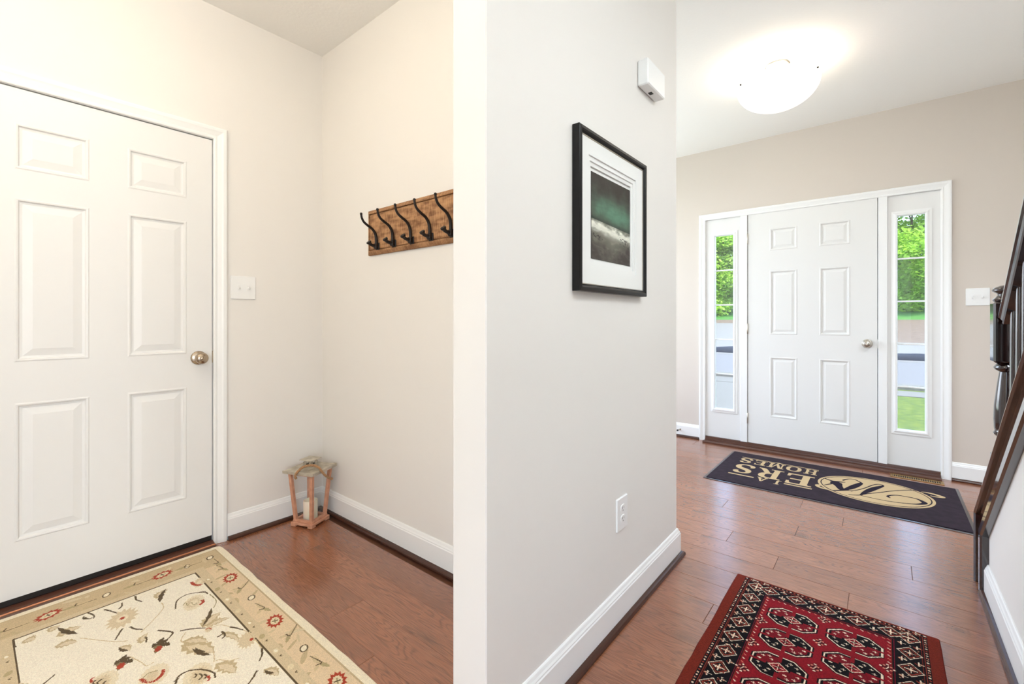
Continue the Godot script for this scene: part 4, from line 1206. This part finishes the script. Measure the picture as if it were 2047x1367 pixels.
const SCRIPT := [
	[[0.037, -3.714, 0.008], [0.023, -3.735, 0.014], [0.037, -3.770, 0.012], [0.074, -3.801, 0.010], [0.121, -3.807, 0.010], [0.166, -3.799, 0.014], [0.192, -3.763, 0.026], [0.196, -3.735, 0.026], [0.161, -3.692, 0.016], [0.110, -3.666, 0.009], [0.046, -3.645, 0.008], [-0.020, -3.639, 0.007], [-0.088, -3.645, 0.007], [-0.110, -3.649, 0.008]],
	[[-0.172, -3.615, 0.008], [-0.122, -3.645, 0.009], [-0.089, -3.695, 0.008], [-0.021, -3.783, 0.008], [0.048, -3.875, 0.008], [0.118, -3.951, 0.008], [0.163, -3.982, 0.008], [0.200, -3.975, 0.006], [0.235, -3.959, 0.006], [0.266, -3.944, 0.007]],
	[[-0.110, -3.658, 0.012], [-0.093, -3.720, 0.026], [-0.066, -3.799, 0.038], [-0.036, -3.875, 0.036], [-0.007, -3.935, 0.022], [0.001, -3.958, 0.012], [-0.007, -3.973, 0.010], [-0.029, -3.967, 0.009], [-0.058, -3.918, 0.008], [-0.092, -3.829, 0.007], [-0.126, -3.758, 0.007], [-0.160, -3.713, 0.007]],
	[[-0.206, -3.688, 0.014], [-0.176, -3.747, 0.034], [-0.147, -3.826, 0.042], [-0.120, -3.909, 0.028], [-0.116, -3.932, 0.014], [-0.133, -3.961, 0.010], [-0.157, -3.987, 0.009], [-0.187, -3.973, 0.009], [-0.212, -3.927, 0.012], [-0.215, -3.907, 0.010]],
	[[-0.317, -3.880, 0.010], [-0.273, -3.851, 0.018], [-0.235, -3.860, 0.020], [-0.201, -3.871, 0.006]],
	[[-0.272, -3.843, 0.030], [-0.251, -3.817, 0.070], [-0.233, -3.766, 0.045], [-0.214, -3.701, 0.035], [-0.202, -3.685, 0.020]],
	[[-0.308, -3.721, 0.008], [-0.289, -3.753, 0.010], [-0.265, -3.797, 0.016]],
	[[-0.256, -3.632, 0.012], [-0.213, -3.676, 0.016], [-0.174, -3.708, 0.012], [-0.155, -3.696, 0.006]],
	[[-0.294, -3.675, 0.007], [-0.266, -3.643, 0.007], [-0.247, -3.639, 0.008]],
]

# ------------------------------------------------------------------ things on the walls
func coat_rack() -> void:
	var o := thing("coat_rack", "rustic wooden coat rack with dark iron hooks on the mudroom wall", "coat rack", Vector3(-2.109, 1.470, ZB))
	var w := 1.0; var h := 0.2355
	var mb := MB.new()
	mb.box(Vector3(0.001, 0.001, 0.0005), Vector3(w - 0.001, h - 0.001, 0.012), 0.001)
	mb.box(Vector3(0.026, 0.026, 0.0115), Vector3(w - 0.026, h - 0.026, 0.0195), 0.003)
	put("board", mb, M.rustic, o)
	var rim := MB.new()
	rim.sweep([Vector2(0.0, 0.0), Vector2(0.0, h), Vector2(w, h), Vector2(w, 0.0)], [Vector2(0, 0.0005), Vector2(0, 0.010), Vector2(0.003, 0.013), Vector2(0.017, 0.022), Vector2(0.021, 0.021), Vector2(0.022, 0.011)], true)
	put("molding", rim, M.rustic, o)
	for i in 6:
		var x := 0.102 + 0.139 * i
		var k := MB.new()
		k.xf.origin = Vector3(x, 0.0, 0.0195)
		# foot plate and pad
		k.box(Vector3(-0.015, 0.020, 0), Vector3(0.015, 0.056, 0.006), 0.002)
		k.box(Vector3(-0.011, 0.024, 0.004), Vector3(0.011, 0.052, 0.024), 0.005)
		# tall arm: up the board, out and up to a ball
		var path := []
		var c := [Vector3(0, 0.030, 0.012), Vector3(0, 0.066, 0.011), Vector3(0, 0.098, 0.016), Vector3(0, 0.122, 0.034), Vector3(0, 0.136, 0.060), Vector3(0, 0.150, 0.082), Vector3(0, 0.168, 0.094), Vector3(0, 0.186, 0.098)]
		for j in c.size() - 1:
			for q in 4: path.append(c[j].cubic_interpolate(c[j + 1], c[maxi(j - 1, 0)], c[mini(j + 2, c.size() - 1)], q / 4.0))
		path.append(c[-1])
		var rad := []
		for j in path.size(): rad.append(lerpf(0.0080, 0.0050, float(j) / path.size()))
		k.tube(path, rad, 8)
		var s := Transform3D(Basis(), k.xf.origin)
		k.xf = Transform3D(Basis(), s.origin + Vector3(0, 0.184, 0.098))
		k.lathe([Vector2(0, -0.004), Vector2(0.0055, -0.001), Vector2(0.0068, 0.004), Vector2(0.0055, 0.009), Vector2(0, 0.0115)], 10)
		k.xf = s
		# short lower arm with a flared knob
		k.tube([Vector3(0, 0.040, 0.016), Vector3(0, 0.039, 0.030), Vector3(0, 0.042, 0.042), Vector3(0, 0.047, 0.050)], [0.011, 0.0085, 0.008, 0.009], 8)
		k.xf = Transform3D(Basis(Vector3(1, 0, 0), 0.75), s.origin + Vector3(0, 0.046, 0.048))
		k.lathe([Vector2(0, -0.004), Vector2(0.008, -0.001), Vector2(0.0135, 0.008), Vector2(0.0125, 0.013), Vector2(0, 0.0145)], 12)
		put("hook", k, M.iron, o)

func lantern() -> void:
	var turn := deg_to_rad(22.5)
	var at := Vector3(-2.470, 0, -1.232)
	var o := thing("lantern", "tapered pink-brown wooden lantern with grey metal roof and rope loop in the corner", "lantern", at, turn)
	var hb := 0.071; var pb := 0.060; var pt := 0.080
	var base := MB.new()
	base.box(Vector3(-hb, 0.010, -hb), Vector3(hb, 0.024, hb), 0.002)
	base.box(Vector3(-pb - 0.002, 0.024, -pb - 0.002), Vector3(pb + 0.002, 0.036, -pb + 0.014), 0.001)
	base.box(Vector3(-pb - 0.002, 0.024, pb - 0.014), Vector3(pb + 0.002, 0.036, pb + 0.002), 0.001)
	base.box(Vector3(-pb - 0.002, 0.024, -pb + 0.014), Vector3(-pb + 0.014, 0.036, pb - 0.014), 0.001)
	base.box(Vector3(pb - 0.014, 0.024, -pb + 0.014), Vector3(pb + 0.002, 0.036, pb - 0.014), 0.001)
	put("base", base, M.lantern_wood, o)
	for sx in [-1, 1]:
		for sz in [-1, 1]:
			put("foot", boxes([[sx * (hb - 0.016) - 0.016, sx * (hb - 0.016) + 0.016, 0.0006, 0.010, sz * (hb - 0.016) - 0.016, sz * (hb - 0.016) + 0.016]], 0.002), M.lantern_wood, o)
			var p := MB.new()
			var w := 0.0165
			var B := []; var T := []
			for k in [[0, 0], [1, 0], [1, 1], [0, 1]]:
				B.append(Vector3(sx * (pb - w * k[0]), 0.030, sz * (pb - w * k[1]))); T.append(Vector3(sx * (pt - w * k[0]), 0.296, sz * (pt - w * k[1])))
			for q in 4: 
				if sx * sz > 0: p.quad(B[(q + 1) % 4], B[q], T[q], T[(q + 1) % 4])
				else: p.quad(B[q], B[(q + 1) % 4], T[(q + 1) % 4], T[q])
			put("post", p, M.lantern_wood, o)
	var tr := MB.new()
	for s in [-1, 1]:
		var u := pt - 0.008
		tr.box(Vector3(-u + 0.008, 0.284, s * u - 0.007), Vector3(u - 0.008, 0.2965, s * u + 0.007), 0.001)
		tr.box(Vector3(s * u - 0.007, 0.284, -u + 0.008), Vector3(s * u + 0.007, 0.2965, u - 0.008), 0.001)
	put("top_rail", tr, M.lantern_wood, o)
	for k in 4:
		var g := MB.new()
		g.xf = Transform3D(Basis(Vector3.UP, k * PI / 2), Vector3.ZERO)
		var a := pb - 0.012; var b := pt - 0.012
		g.quad(Vector3(-a + 0.004, 0.036, a + 0.002), Vector3(a - 0.004, 0.036, a + 0.002), Vector3(b - 0.004, 0.285, b + 0.002), Vector3(-b + 0.004, 0.285, b + 0.002))
		put("pane", g, M.glass, o)
	# folded metal roof
	var rf := MB.new()
	var e := 0.094
	rf.sweep([Vector2(-e, -e), Vector2(-e, e), Vector2(e, e), Vector2(e, -e)], [Vector2(0.004, 0.0), Vector2(-0.001, 0.0), Vector2(-0.001, 0.012), Vector2(0.002, 0.015), Vector2(0.05, 0.022), Vector2(0.093, 0.024)], true)
	var old := rf
	rf = MB.new()
	rf.xf = Transform3D(Basis(Vector3(1, 0, 0), Vector3(0, 0, -1), Vector3(0, 1, 0)), Vector3(0, 0.297, 0))
	rf.sweep([Vector2(-e, -e), Vector2(-e, e), Vector2(e, e), Vector2(e, -e)], [Vector2(0.006, -0.004), Vector2(-0.001, -0.004), Vector2(-0.0015, 0.010), Vector2(0.003, 0.0135), Vector2(0.05, 0.018), Vector2(0.0935, 0.0195)], true)
	rf.xf = Transform3D(Basis(), Vector3(0, 0.2968, 0))
	rf.box(Vector3(-e + 0.006, 0, -e + 0.006), Vector3(e - 0.006, 0.004, e - 0.006))
	put("roof", rf, M.zinc, o)
	for sx in [-1, 1]:
		for sz in [-1, 1]:
			var cl := MB.new()
			cl.xf = Transform3D(Basis(Vector3(0, 0, 1), sx * -PI / 2) , Vector3(sx * (e - 0.006), 0.303, sz * e))
			cl.box(Vector3(-0.009, -0.012, -0.003), Vector3(0.006, 0.014, 0.003), 0.001)
			put("corner_clip", cl, M.zinc, o)
	# vent stack: a square cap on a cut-out collar
	var vs := MB.new()
	vs.xf.origin = Vector3(0, 0.315, 0)
	for k in 4:
		vs.xf = Transform3D(Basis(Vector3.UP, k * PI / 2), Vector3(0, 0.314, 0))
		vs.prism(PackedVector2Array([Vector2(-0.026, 0), Vector2(0.026, 0), Vector2(0.020, 0.009), Vector2(0.030, 0.014), Vector2(0.019, 0.020), Vector2(0.030, 0.027), Vector2(0.020, 0.032), Vector2(0.028, 0.040), Vector2(0.010, 0.040), Vector2(0.010, 0.014), Vector2(-0.010, 0.014), Vector2(-0.010, 0.040), Vector2(-0.028, 0.040), Vector2(-0.020, 0.032), Vector2(-0.030, 0.027), Vector2(-0.019, 0.020), Vector2(-0.030, 0.014), Vector2(-0.020, 0.009)]), 0.022, 0.0235)
	put("vent_collar", vs, M.zinc, o)
	var cp := MB.new()
	cp.xf = Transform3D(Basis(Vector3(1, 0, 0), Vector3(0, 0, -1), Vector3(0, 1, 0)), Vector3(0, 0.354, 0))
	cp.sweep([Vector2(-0.040, -0.040), Vector2(-0.040, 0.040), Vector2(0.040, 0.040), Vector2(0.040, -0.040)], [Vector2(0.0, 0.0), Vector2(-0.002, 0.001), Vector2(0.0, 0.004), Vector2(0.02, 0.008), Vector2(0.0398, 0.010)], true)
	put("cap", cp, M.zinc, o)
	# rope loop, lying over the roof towards the room
	var pts := [Vector3(-0.010, 0.276, 0.096), Vector3(-0.008, 0.290, 0.104), Vector3(-0.003, 0.308, 0.100), Vector3(0.022, 0.335, 0.086), Vector3(0.046, 0.343, 0.074), Vector3(0.073, 0.341, 0.056), Vector3(0.091, 0.325, 0.040), Vector3(0.104, 0.300, 0.030), Vector3(0.109, 0.272, 0.006), Vector3(0.111, 0.243, -0.034), Vector3(0.104, 0.241, -0.044)]
	var path := []
	for j in pts.size() - 1:
		for q in 6: path.append(pts[j].cubic_interpolate(pts[j + 1], pts[maxi(j - 1, 0)], pts[mini(j + 2, pts.size() - 1)], q / 6.0))
	path.append(pts[-1])
	var rp := MB.new()
	for s in 3:
		var st := []
		for j in path.size():
			var d: Vector3 = (path[mini(j + 1, path.size() - 1)] - path[maxi(j - 1, 0)]).normalized()
			var sd := d.cross(Vector3.UP).normalized(); var up := sd.cross(d)
			var a := j * 0.75 + s * TAU / 3
			st.append(path[j] + (sd * cos(a) + up * sin(a)) * 0.0036)
		rp.tube(st, [0.0037], 6)
	put("rope", rp, M.rope, o)
	var c := MB.new()
	c.lathe([Vector2(0.0, 0.0245), Vector2(0.036, 0.0245), Vector2(0.0375, 0.027), Vector2(0.0375, 0.124), Vector2(0.0355, 0.1275), Vector2(0.032, 0.1255), Vector2(0.026, 0.116), Vector2(0.010, 0.112), Vector2(0, 0.112)], 28)
	var cd := thing("candle", "cream pillar candle standing inside the wooden lantern", "candle", at, turn)
	put("wax", c, M.wax, cd)
	var wk := MB.new()
	wk.tube([Vector3(0, 0.110, 0), Vector3(0.001, 0.118, 0), Vector3(0.003, 0.124, 0.001)], [0.0012], 6)
	put("wick", wk, M.slot, cd)

func picture() -> void:
	# local frame: x = -z, z = +x out of the wall
	var o := thing("framed_picture", "black framed stormy green seascape in stepped white mats on the centre wall", "framed picture", Vector3(XC, 1.4885, -1.4937), PI / 2)
	var hw := 0.2608; var hh := 0.2648
	var f := MB.new()
	f.sweep([Vector2(-hw, -hh), Vector2(-hw, hh), Vector2(hw, hh), Vector2(hw, -hh)], [Vector2(0, 0.001), Vector2(0, 0.027), Vector2(0.003, 0.030), Vector2(0.012, 0.031), Vector2(0.017, 0.028), Vector2(0.0195, 0.0235), Vector2(0.0215, 0.024), Vector2(0.023, 0.0205), Vector2(0.023, 0.001), Vector2(0, 0.001)], true)
	put("frame", f, M.picture_black, o)
	var lip := MB.new()
	lip.sweep([Vector2(-hw + 0.0228, -hh + 0.0228), Vector2(-hw + 0.0228, hh - 0.0228), Vector2(hw - 0.0228, hh - 0.0228), Vector2(hw - 0.0228, -hh + 0.0228)], [Vector2(0, 0.020), Vector2(0, 0.0225), Vector2(0.003, 0.022), Vector2(0.003, 0.020)], true)
	put("fillet", lip, M.nickel, o)
	var sx := hw - 0.0205; var sy := hh - 0.0205
	var steps := [[0.1835, 0.1850, 0.0200], [0.1690, 0.1700, 0.0155], [0.1560, 0.1560, 0.0110]]
	for s in steps:
		var m := MB.new()
		m.sweep([Vector2(-s[0] - 0.005, -s[1]), Vector2(-s[0] - 0.005, s[1]), Vector2(s[0] - 0.005, s[1]), Vector2(s[0] - 0.005, -s[1])].map(func(q): return q + Vector2(0.0, 0.001)), [Vector2(0.0008, s[2] - 0.0042), Vector2(0, s[2]), Vector2(s[0] - sx - 0.004, s[2]), Vector2(s[0] - sx - 0.004, s[2] - 0.002)], true)
		# outer edge tucked under the frame
		put("mat_board", m, M.mat_board, o)
	put("backing", boxes([[-sx, sx, -sy, sy, 0.002, 0.0052]]), M.mat_board, o)
	var w := 320; var h := 300
	var im := Image.create(w, h, false, Image.FORMAT_RGB8)
	var n := FastNoiseLite.new(); n.seed = 8; n.frequency = 0.012; n.fractal_octaves = 5
	var n2 := FastNoiseLite.new(); n2.seed = 18; n2.frequency = 0.03; n2.fractal_octaves = 4
	for y in h:
		for x in w:
			var u := float(x) / w; var t := float(y) / h
			var a := n.get_noise_2d(x, y); var b := n2.get_noise_2d(x * 0.5, y * 1.6)
			# horizon falls to the right; sky above
			var hz := 0.53 + 0.05 * u
			var c: Color
			var s := clampf(t / hz, 0.0, 1.0)
			var glow := exp(-pow((s - 0.72) * 3.2, 2.0)) * exp(-pow((u - 0.55) * 1.5, 2.0))
			c = c8(52, 44, 38).lerp(c8(92, 132, 108), clampf(glow * 1.1 + a * 0.25, 0, 1)).lerp(c8(40, 50, 42), clampf(s - 0.9, 0, 0.1) * 4.0)
			# headland on the left
			var hl := 0.515 + 0.16 * pow(u / 0.34, 1.6)
			if u < 0.34 and t > hl - 0.01 and t < 0.60: c = c8(36, 56, 44).lerp(c8(54, 78, 62), clampf(0.5 + b, 0, 1))
			if t > hz:
				var k := (t - hz) / (1 - hz)
				var surf := exp(-pow((t - 0.60 - 0.07 * u + b * 0.05) / 0.055, 2.0))
				c = c8(120, 122, 106).lerp(c8(168, 168, 150), clampf(0.5 + a * 1.4 - absf(u - 0.5) * 0.8, 0, 1)).lerp(c8(66, 58, 52), clampf(k * 1.1 - 0.25 + absf(u - 0.5) * 0.9 + a * 0.5, 0, 1))
				c = c.lerp(c8(226, 226, 212), clampf(surf * 1.15 + b * 0.15, 0, 1))
				# rocks
				if n2.get_noise_2d(x * 1.3 + 40, y * 2.4) > 0.16 and (u < 0.26 and absf(t - 0.70 - u * 0.2) < 0.03 or u > 0.68 and absf(t - 0.70 - (u - 0.68) * 0.15) < 0.045): c = c.lerp(c8(50, 44, 40), 0.7)
			c = c * (1.0 + 0.10 * b)
			im.set_pixel(x, y, c)
	var am := mk(Color.WHITE, 0.6)
	am.albedo_texture = ImageTexture.create_from_image(im)
	var art := MB.new()
	art.quv(Vector3(-0.150, -0.1505, 0.0072), Vector3(0.160 - 0.0, -0.1505, 0.0072), Vector3(0.160, 0.1435, 0.0072), Vector3(-0.150, 0.1435, 0.0072), Vector2(0, 1), Vector2(1, 0))
	for q in [[-0.150, 0.160, -0.1505, 0.1435, 0.005, 0.0071]]: art.box(Vector3(q[0], q[2], q[4]), Vector3(q[1], q[3], q[5]))
	put("art_print", art, am, o).set_meta("label", "dark green seascape print with pale surf")

func plate(o: Node3D, w: float, h: float) -> void:
	var mb := MB.new()
	mb.prism(rounded(-w / 2, w / 2, -h / 2, h / 2, 0.004), 0.0005, 0.0065, 0.0028)
	put("plate", mb, M.plastic, o)

func toggle(o: Node3D, x: float) -> void:
	var mb := MB.new()
	mb.box(Vector3(x - 0.0075, -0.014, 0.0062), Vector3(x + 0.0075, 0.014, 0.0075), 0.0006)
	mb.xf = Transform3D(Basis(Vector3(1, 0, 0), 0.45), Vector3(x, 0.002, 0.006))
	mb.box(Vector3(-0.0045, -0.006, 0), Vector3(0.0045, 0.006, 0.015), 0.0015)
	put("toggle", mb, M.plastic, o)

func screws(o: Node3D, list: Array, z: float) -> void:
	for p in list:
		var mb := MB.new()
		mb.xf = Transform3D(Basis(Vector3(1, 0, 0), Vector3(0, 0, 1), Vector3(0, -1, 0)), Vector3(p[0], p[1], z))
		mb.lathe([Vector2(0.0034, 0), Vector2(0.0030, 0.0009), Vector2(0, 0.0011)], 10)
		put("screw", mb, M.plastic, o)

func small_fittings() -> void:
	var s1 := thing("light_switch", "white double toggle switch plate on the cream wall beside the mudroom door", "light switch", Vector3(XM, 1.300, -0.940), PI / 2)
	plate(s1, 0.120, 0.122)
	for x in [-0.0235, 0.0235]: toggle(s1, x)
	screws(s1, [[-0.0235, 0.03], [-0.0235, -0.03], [0.0235, 0.03], [0.0235, -0.03]], 0.006)
	var s2 := thing("light_switch", "white double toggle switch plate on the beige wall between sidelight and newel post", "light switch", Vector3(0.504, 1.289, ZF))
	plate(s2, 0.117, 0.120)
	for x in [-0.0235, 0.0235]: toggle(s2, x)
	screws(s2, [[-0.0235, 0.03], [-0.0235, -0.03], [0.0235, 0.03], [0.0235, -0.03]], 0.006)
	var so := thing("power_outlet", "white duplex wall outlet low on the wall under the framed picture", "outlet", Vector3(XC, 0.4006, -1.5822), PI / 2)
	plate(so, 0.0894, 0.1228)
	for y in [-0.0195, 0.0195]:
		var mb := MB.new()
		mb.prism(PackedVector2Array(range(16).map(func(i): return Vector2(cos(TAU * i / 16.0) * 0.0172, clampf(sin(TAU * i / 16.0) * 0.0172, -0.0138, 0.0138) + y))), 0.006, 0.0085, 0.0008)
		var r := put("receptacle", mb, M.plastic, so)
		put("slot", boxes([[-0.0075, -0.0055, y - 0.001, y + 0.0075, 0.0083, 0.0087], [0.0055, 0.0075, y - 0.001, y + 0.0065, 0.0083, 0.0087], [-0.002, 0.002, y - 0.0095, y - 0.0055, 0.0083, 0.0087]]), M.slot, r)
	screws(so, [[0, 0]], 0.006)
	# chime box high on the centre wall
	var ch := thing("door_chime", "white door chime box high on the wall above the framed picture", "door chime", Vector3(XC, 2.124, -1.816), PI / 2)
	put("cover", boxes([[-0.089, 0.089, -0.052, 0.052, 0.001, 0.0465]], 0.0045), M.plastic, ch)
	put("slot", boxes([[-0.012, 0.012, -0.0524, -0.0516, 0.012, 0.028]]), M.slot, ch)
	# door stop on the skirting left of the front door
	var ds := thing("door_stop", "small metal door stop sticking out of the baseboard left of the front door", "door stop", Vector3(-1.525, 0.070, ZF + 0.0152))
	var mb2 := MB.new()
	mb2.xf = Transform3D(Basis(Vector3(1, 0, 0), Vector3(0, 0, 1), Vector3(0, -1, 0)), Vector3.ZERO)
	mb2.lathe([Vector2(0.011, 0), Vector2(0.010, 0.004), Vector2(0.005, 0.006), Vector2(0.005, 0.058), Vector2(0.0, 0.058)], 12)
	put("rod", mb2, M.nickel, ds)
	var tip := MB.new()
	tip.xf = mb2.xf
	tip.lathe([Vector2(0.0, 0.0572), Vector2(0.008, 0.0572), Vector2(0.009, 0.064), Vector2(0.007, 0.071), Vector2(0, 0.072)], 12)
	put("rubber_tip", tip, M.black_rubber, ds)
	# floor register before the right sidelight
	var fv := thing("floor_vent", "brass floor register with thin slots below the right sidelight", "floor vent", Vector3(0.184, 0.0, -4.292))
	var fr := boxes([[-0.142, 0.142, 0.0006, 0.005, -0.038, -0.027], [-0.142, 0.142, 0.0006, 0.005, 0.027, 0.038], [-0.142, -0.130, 0.0006, 0.005, -0.027, 0.027], [0.130, 0.142, 0.0006, 0.005, -0.027, 0.027]], 0.0015)
	put("frame", fr, M.brass, fv)
	put("duct", boxes([[-0.13, 0.13, 0.0006, 0.0012, -0.027, 0.027]]), M.slot, fv)
	for i in 22: put("louver", boxes([[-0.1275 + i * 0.012, -0.1225 + i * 0.012, 0.0012, 0.0042, -0.027, 0.027]]), M.brass, fv)

# ------------------------------------------------------------------ outdoors
func strip(list: Array) -> MB:   # ground strips: rows of [z, y], over x0..x1
	var mb := MB.new()
	for s in list:
		var rows: Array = s[2]
		for i in rows.size() - 1:
			mb.quad(Vector3(s[0], rows[i][1], rows[i][0]), Vector3(s[1], rows[i][1], rows[i][0]), Vector3(s[1], rows[i + 1][1], rows[i + 1][0]), Vector3(s[0], rows[i + 1][1], rows[i + 1][0]))
	return mb

func outdoors() -> void:
	var g := -0.30
	struct("ground", boxes([[-60, 60, g - 0.4, g - 0.03, -34, 40]]), M.grass, "ground under the yard", "ground")
	struct("front_lawn", boxes([[-1.75, 60, g - 0.03, g, -12.2, -4.62], [-60, -6.5, g - 0.03, g, -12.2, -4.62], [-60, 60, g - 0.03, g, 4.5, 40]]), M.grass, "bright green front lawn seen low through the right sidelight", "lawn")
	struct("driveway", boxes([[-6.5, -1.75, g - 0.03, g + 0.004, -12.2, -4.62]]), M.concrete, "pale concrete drive seen low through the left sidelight", "driveway")
	struct("path", boxes([[-60, 60, g, g + 0.012, -11.95, -11.15]]), M.concrete, "pale concrete sidewalk beyond the front lawn", "path")
	struct("road", boxes([[-60, 60, g - 0.03, g - 0.005, -20.4, -12.45]]), M.asphalt, "grey asphalt street beyond the sidewalk", "road")
	struct("kerb", boxes([[-60, 60, g - 0.03, g + 0.10, -12.45, -12.2]], 0.02), M.concrete, "concrete kerb of the street", "kerb")
	var bm := MB.new()
	for i in 30:
		var x := -30.0 + i * 2.0
		var z := -21.4 + (-(x + 5.0) * 0.12 if x < -2.0 else 0.0) * -0.55
		bm.xf = Transform3D(Basis(Vector3.UP, 0.0), Vector3(x, g - 0.02, z))
		bm.tube([Vector3(0, 0.02, 0), Vector3(1.0, 0.05, 0.03 * (i % 3)), Vector3(2.02, 0.02, 0)], [0.27, 0.33 - 0.05 * (i % 2), 0.27], 10, 0.8)
	struct("berm", bm, M.berm, "low dark berm along the far side of the street", "berm")
	struct("gravel_lot", strip([[-60, 60, [[-20.4, g], [-28, g + 0.05], [-35, g + 0.10]]], [-60, -4, [[-35, g + 0.10], [-42, g + 0.6], [-47, g + 1.13]]]]), M.gravel, "pale gravel ground beyond the street", "ground")
	struct("dirt_bank", strip([[-4, 60, [[-35, g + 0.10], [-42, g + 0.6], [-50, g + 1.45]]], [-60, -4, [[-47, g + 1.13], [-50, g + 1.45]]]]), M.dirt, "bare brown dirt bank below the trees", "bank")
	struct("far_lawn", strip([[-60, 60, [[-50, g + 1.45], [-54, g + 2.0], [-60, g + 3.0], [-80, g + 5.0]]]]), M.far_grass, "green slope under the trees", "lawn")
	# trees: branching trunk, crown of leaf sprays
	var spray := MB.new()
	var r := RandomNumberGenerator.new()
	r.seed = 12
	for i in 9:
		var c := Vector3(r.randf_range(-0.4, 0.4), r.randf_range(-0.25, 0.25), r.randf_range(-0.4, 0.4))
		var d := Vector3(r.randf_range(-1, 1), r.randf_range(-0.7, 0.4), r.randf_range(-1, 1)).normalized()
		var s := d.cross(Vector3(r.randf_range(-0.5, 0.5), 1, r.randf_range(-0.5, 0.5))).normalized()
		var up := s.cross(d)
		var L := r.randf_range(0.22, 0.34)
		var w := L * 0.3
		spray.quad(c, c + d * L * 0.45 + s * w + up * 0.03, c + d * L, c + d * L * 0.5)
		spray.quad(c, c + d * L * 0.5, c + d * L, c + d * L * 0.45 - s * w + up * 0.03)
	var sm := spray.mesh()
	var spots := [[-19.0, -57.0, 10.5, 0], [-15.2, -55.0, 9.5, 1], [-11.6, -58.0, 11.0, 3], [-7.0, -57.0, 12.0, 2], [-2.2, -60.0, 12.5, 0], [2.1, -56.5, 11.5, 0], [5.8, -60.0, 12.5, 2]]
	var says := ["broad leafy tree beyond the street, left of the small yellow-green one", "small yellow-green tree showing through the left sidelight", "pale feathery tree right of the small yellow-green one beyond the street", "tall dark green tree beyond the street between the two sidelight views", "tall leafy tree behind the bright green one, at the left of the right sidelight", "bright green tree filling the top of the right sidelight", "deep green tall tree behind the bright green one, at the right of the right sidelight"]
	for i in spots.size():
		var s: Array = spots[i]
		var gy: float = lerpf(g + 2.0, g + 3.0, clampf((-54.0 - s[1]) / 6.0, 0, 1)) - 0.05
		var o := thing("tree", says[i], "tree", Vector3(s[0], gy, s[1]), 0.0, "trees beyond the street")
		var tk := MB.new()
		tk.tube([Vector3(0, -0.2, 0), Vector3(0.05, s[2] * 0.25, 0.05), Vector3(-0.1, s[2] * 0.55, 0), Vector3(0.05, s[2] * 0.85, 0.05)], [0.22, 0.17, 0.12, 0.04], 9)
		for b in 7:
			var y: float = s[2] * (0.18 + 0.09 * b)
			var a := b * 2.4
			var d: Vector3 = Vector3(cos(a), 0.55, sin(a)) * s[2] * 0.2
			tk.tube([Vector3(0, y, 0), Vector3(0, y, 0) + d * 0.5, Vector3(0, y, 0) + d + Vector3(0, 0.3, 0)], [0.07, 0.05, 0.02], 6)
		put("trunk", tk, M.bark, o)
		var mm := MultiMesh.new()
		mm.transform_format = MultiMesh.TRANSFORM_3D
		mm.mesh = sm
		var n := 2600
		mm.instance_count = n
		r.seed = 100 + i
		# foliage gathers in clumps round the branch ends
		var cl := []
		for k in 38:
			var yy := r.randf_range(0.04, 1.0)
			var rad: float = s[2] * 0.34 * sqrt(maxf(0.05, sin(PI * clampf(0.12 + yy * 0.84, 0, 1))))
			var a := r.randf() * TAU
			var q := sqrt(r.randf()) * rad
			cl.append(Vector3(cos(a) * q, yy * s[2], sin(a) * q))
		for k in n:
			var c: Vector3 = cl[k % 38]
			var d: Vector3 = Vector3(r.randfn(), r.randfn() * 0.7, r.randfn()) * s[2] * 0.062
			var sc := r.randf_range(1.0, 1.9)
			var p: Vector3 = c + d
			p.y = maxf(p.y, 0.15)
			mm.set_instance_transform(k, Transform3D(Basis.from_euler(Vector3(r.randf_range(-0.5, 0.5), r.randf() * TAU, r.randf_range(-0.5, 0.5))).scaled(Vector3.ONE * sc), p))
		var fo := MultiMeshInstance3D.new()
		fo.name = "foliage"
		fo.multimesh = mm
		fo.material_override = M.leaves[s[3]]
		fo.set_meta("kind", "stuff")
		o.add_child(fo)
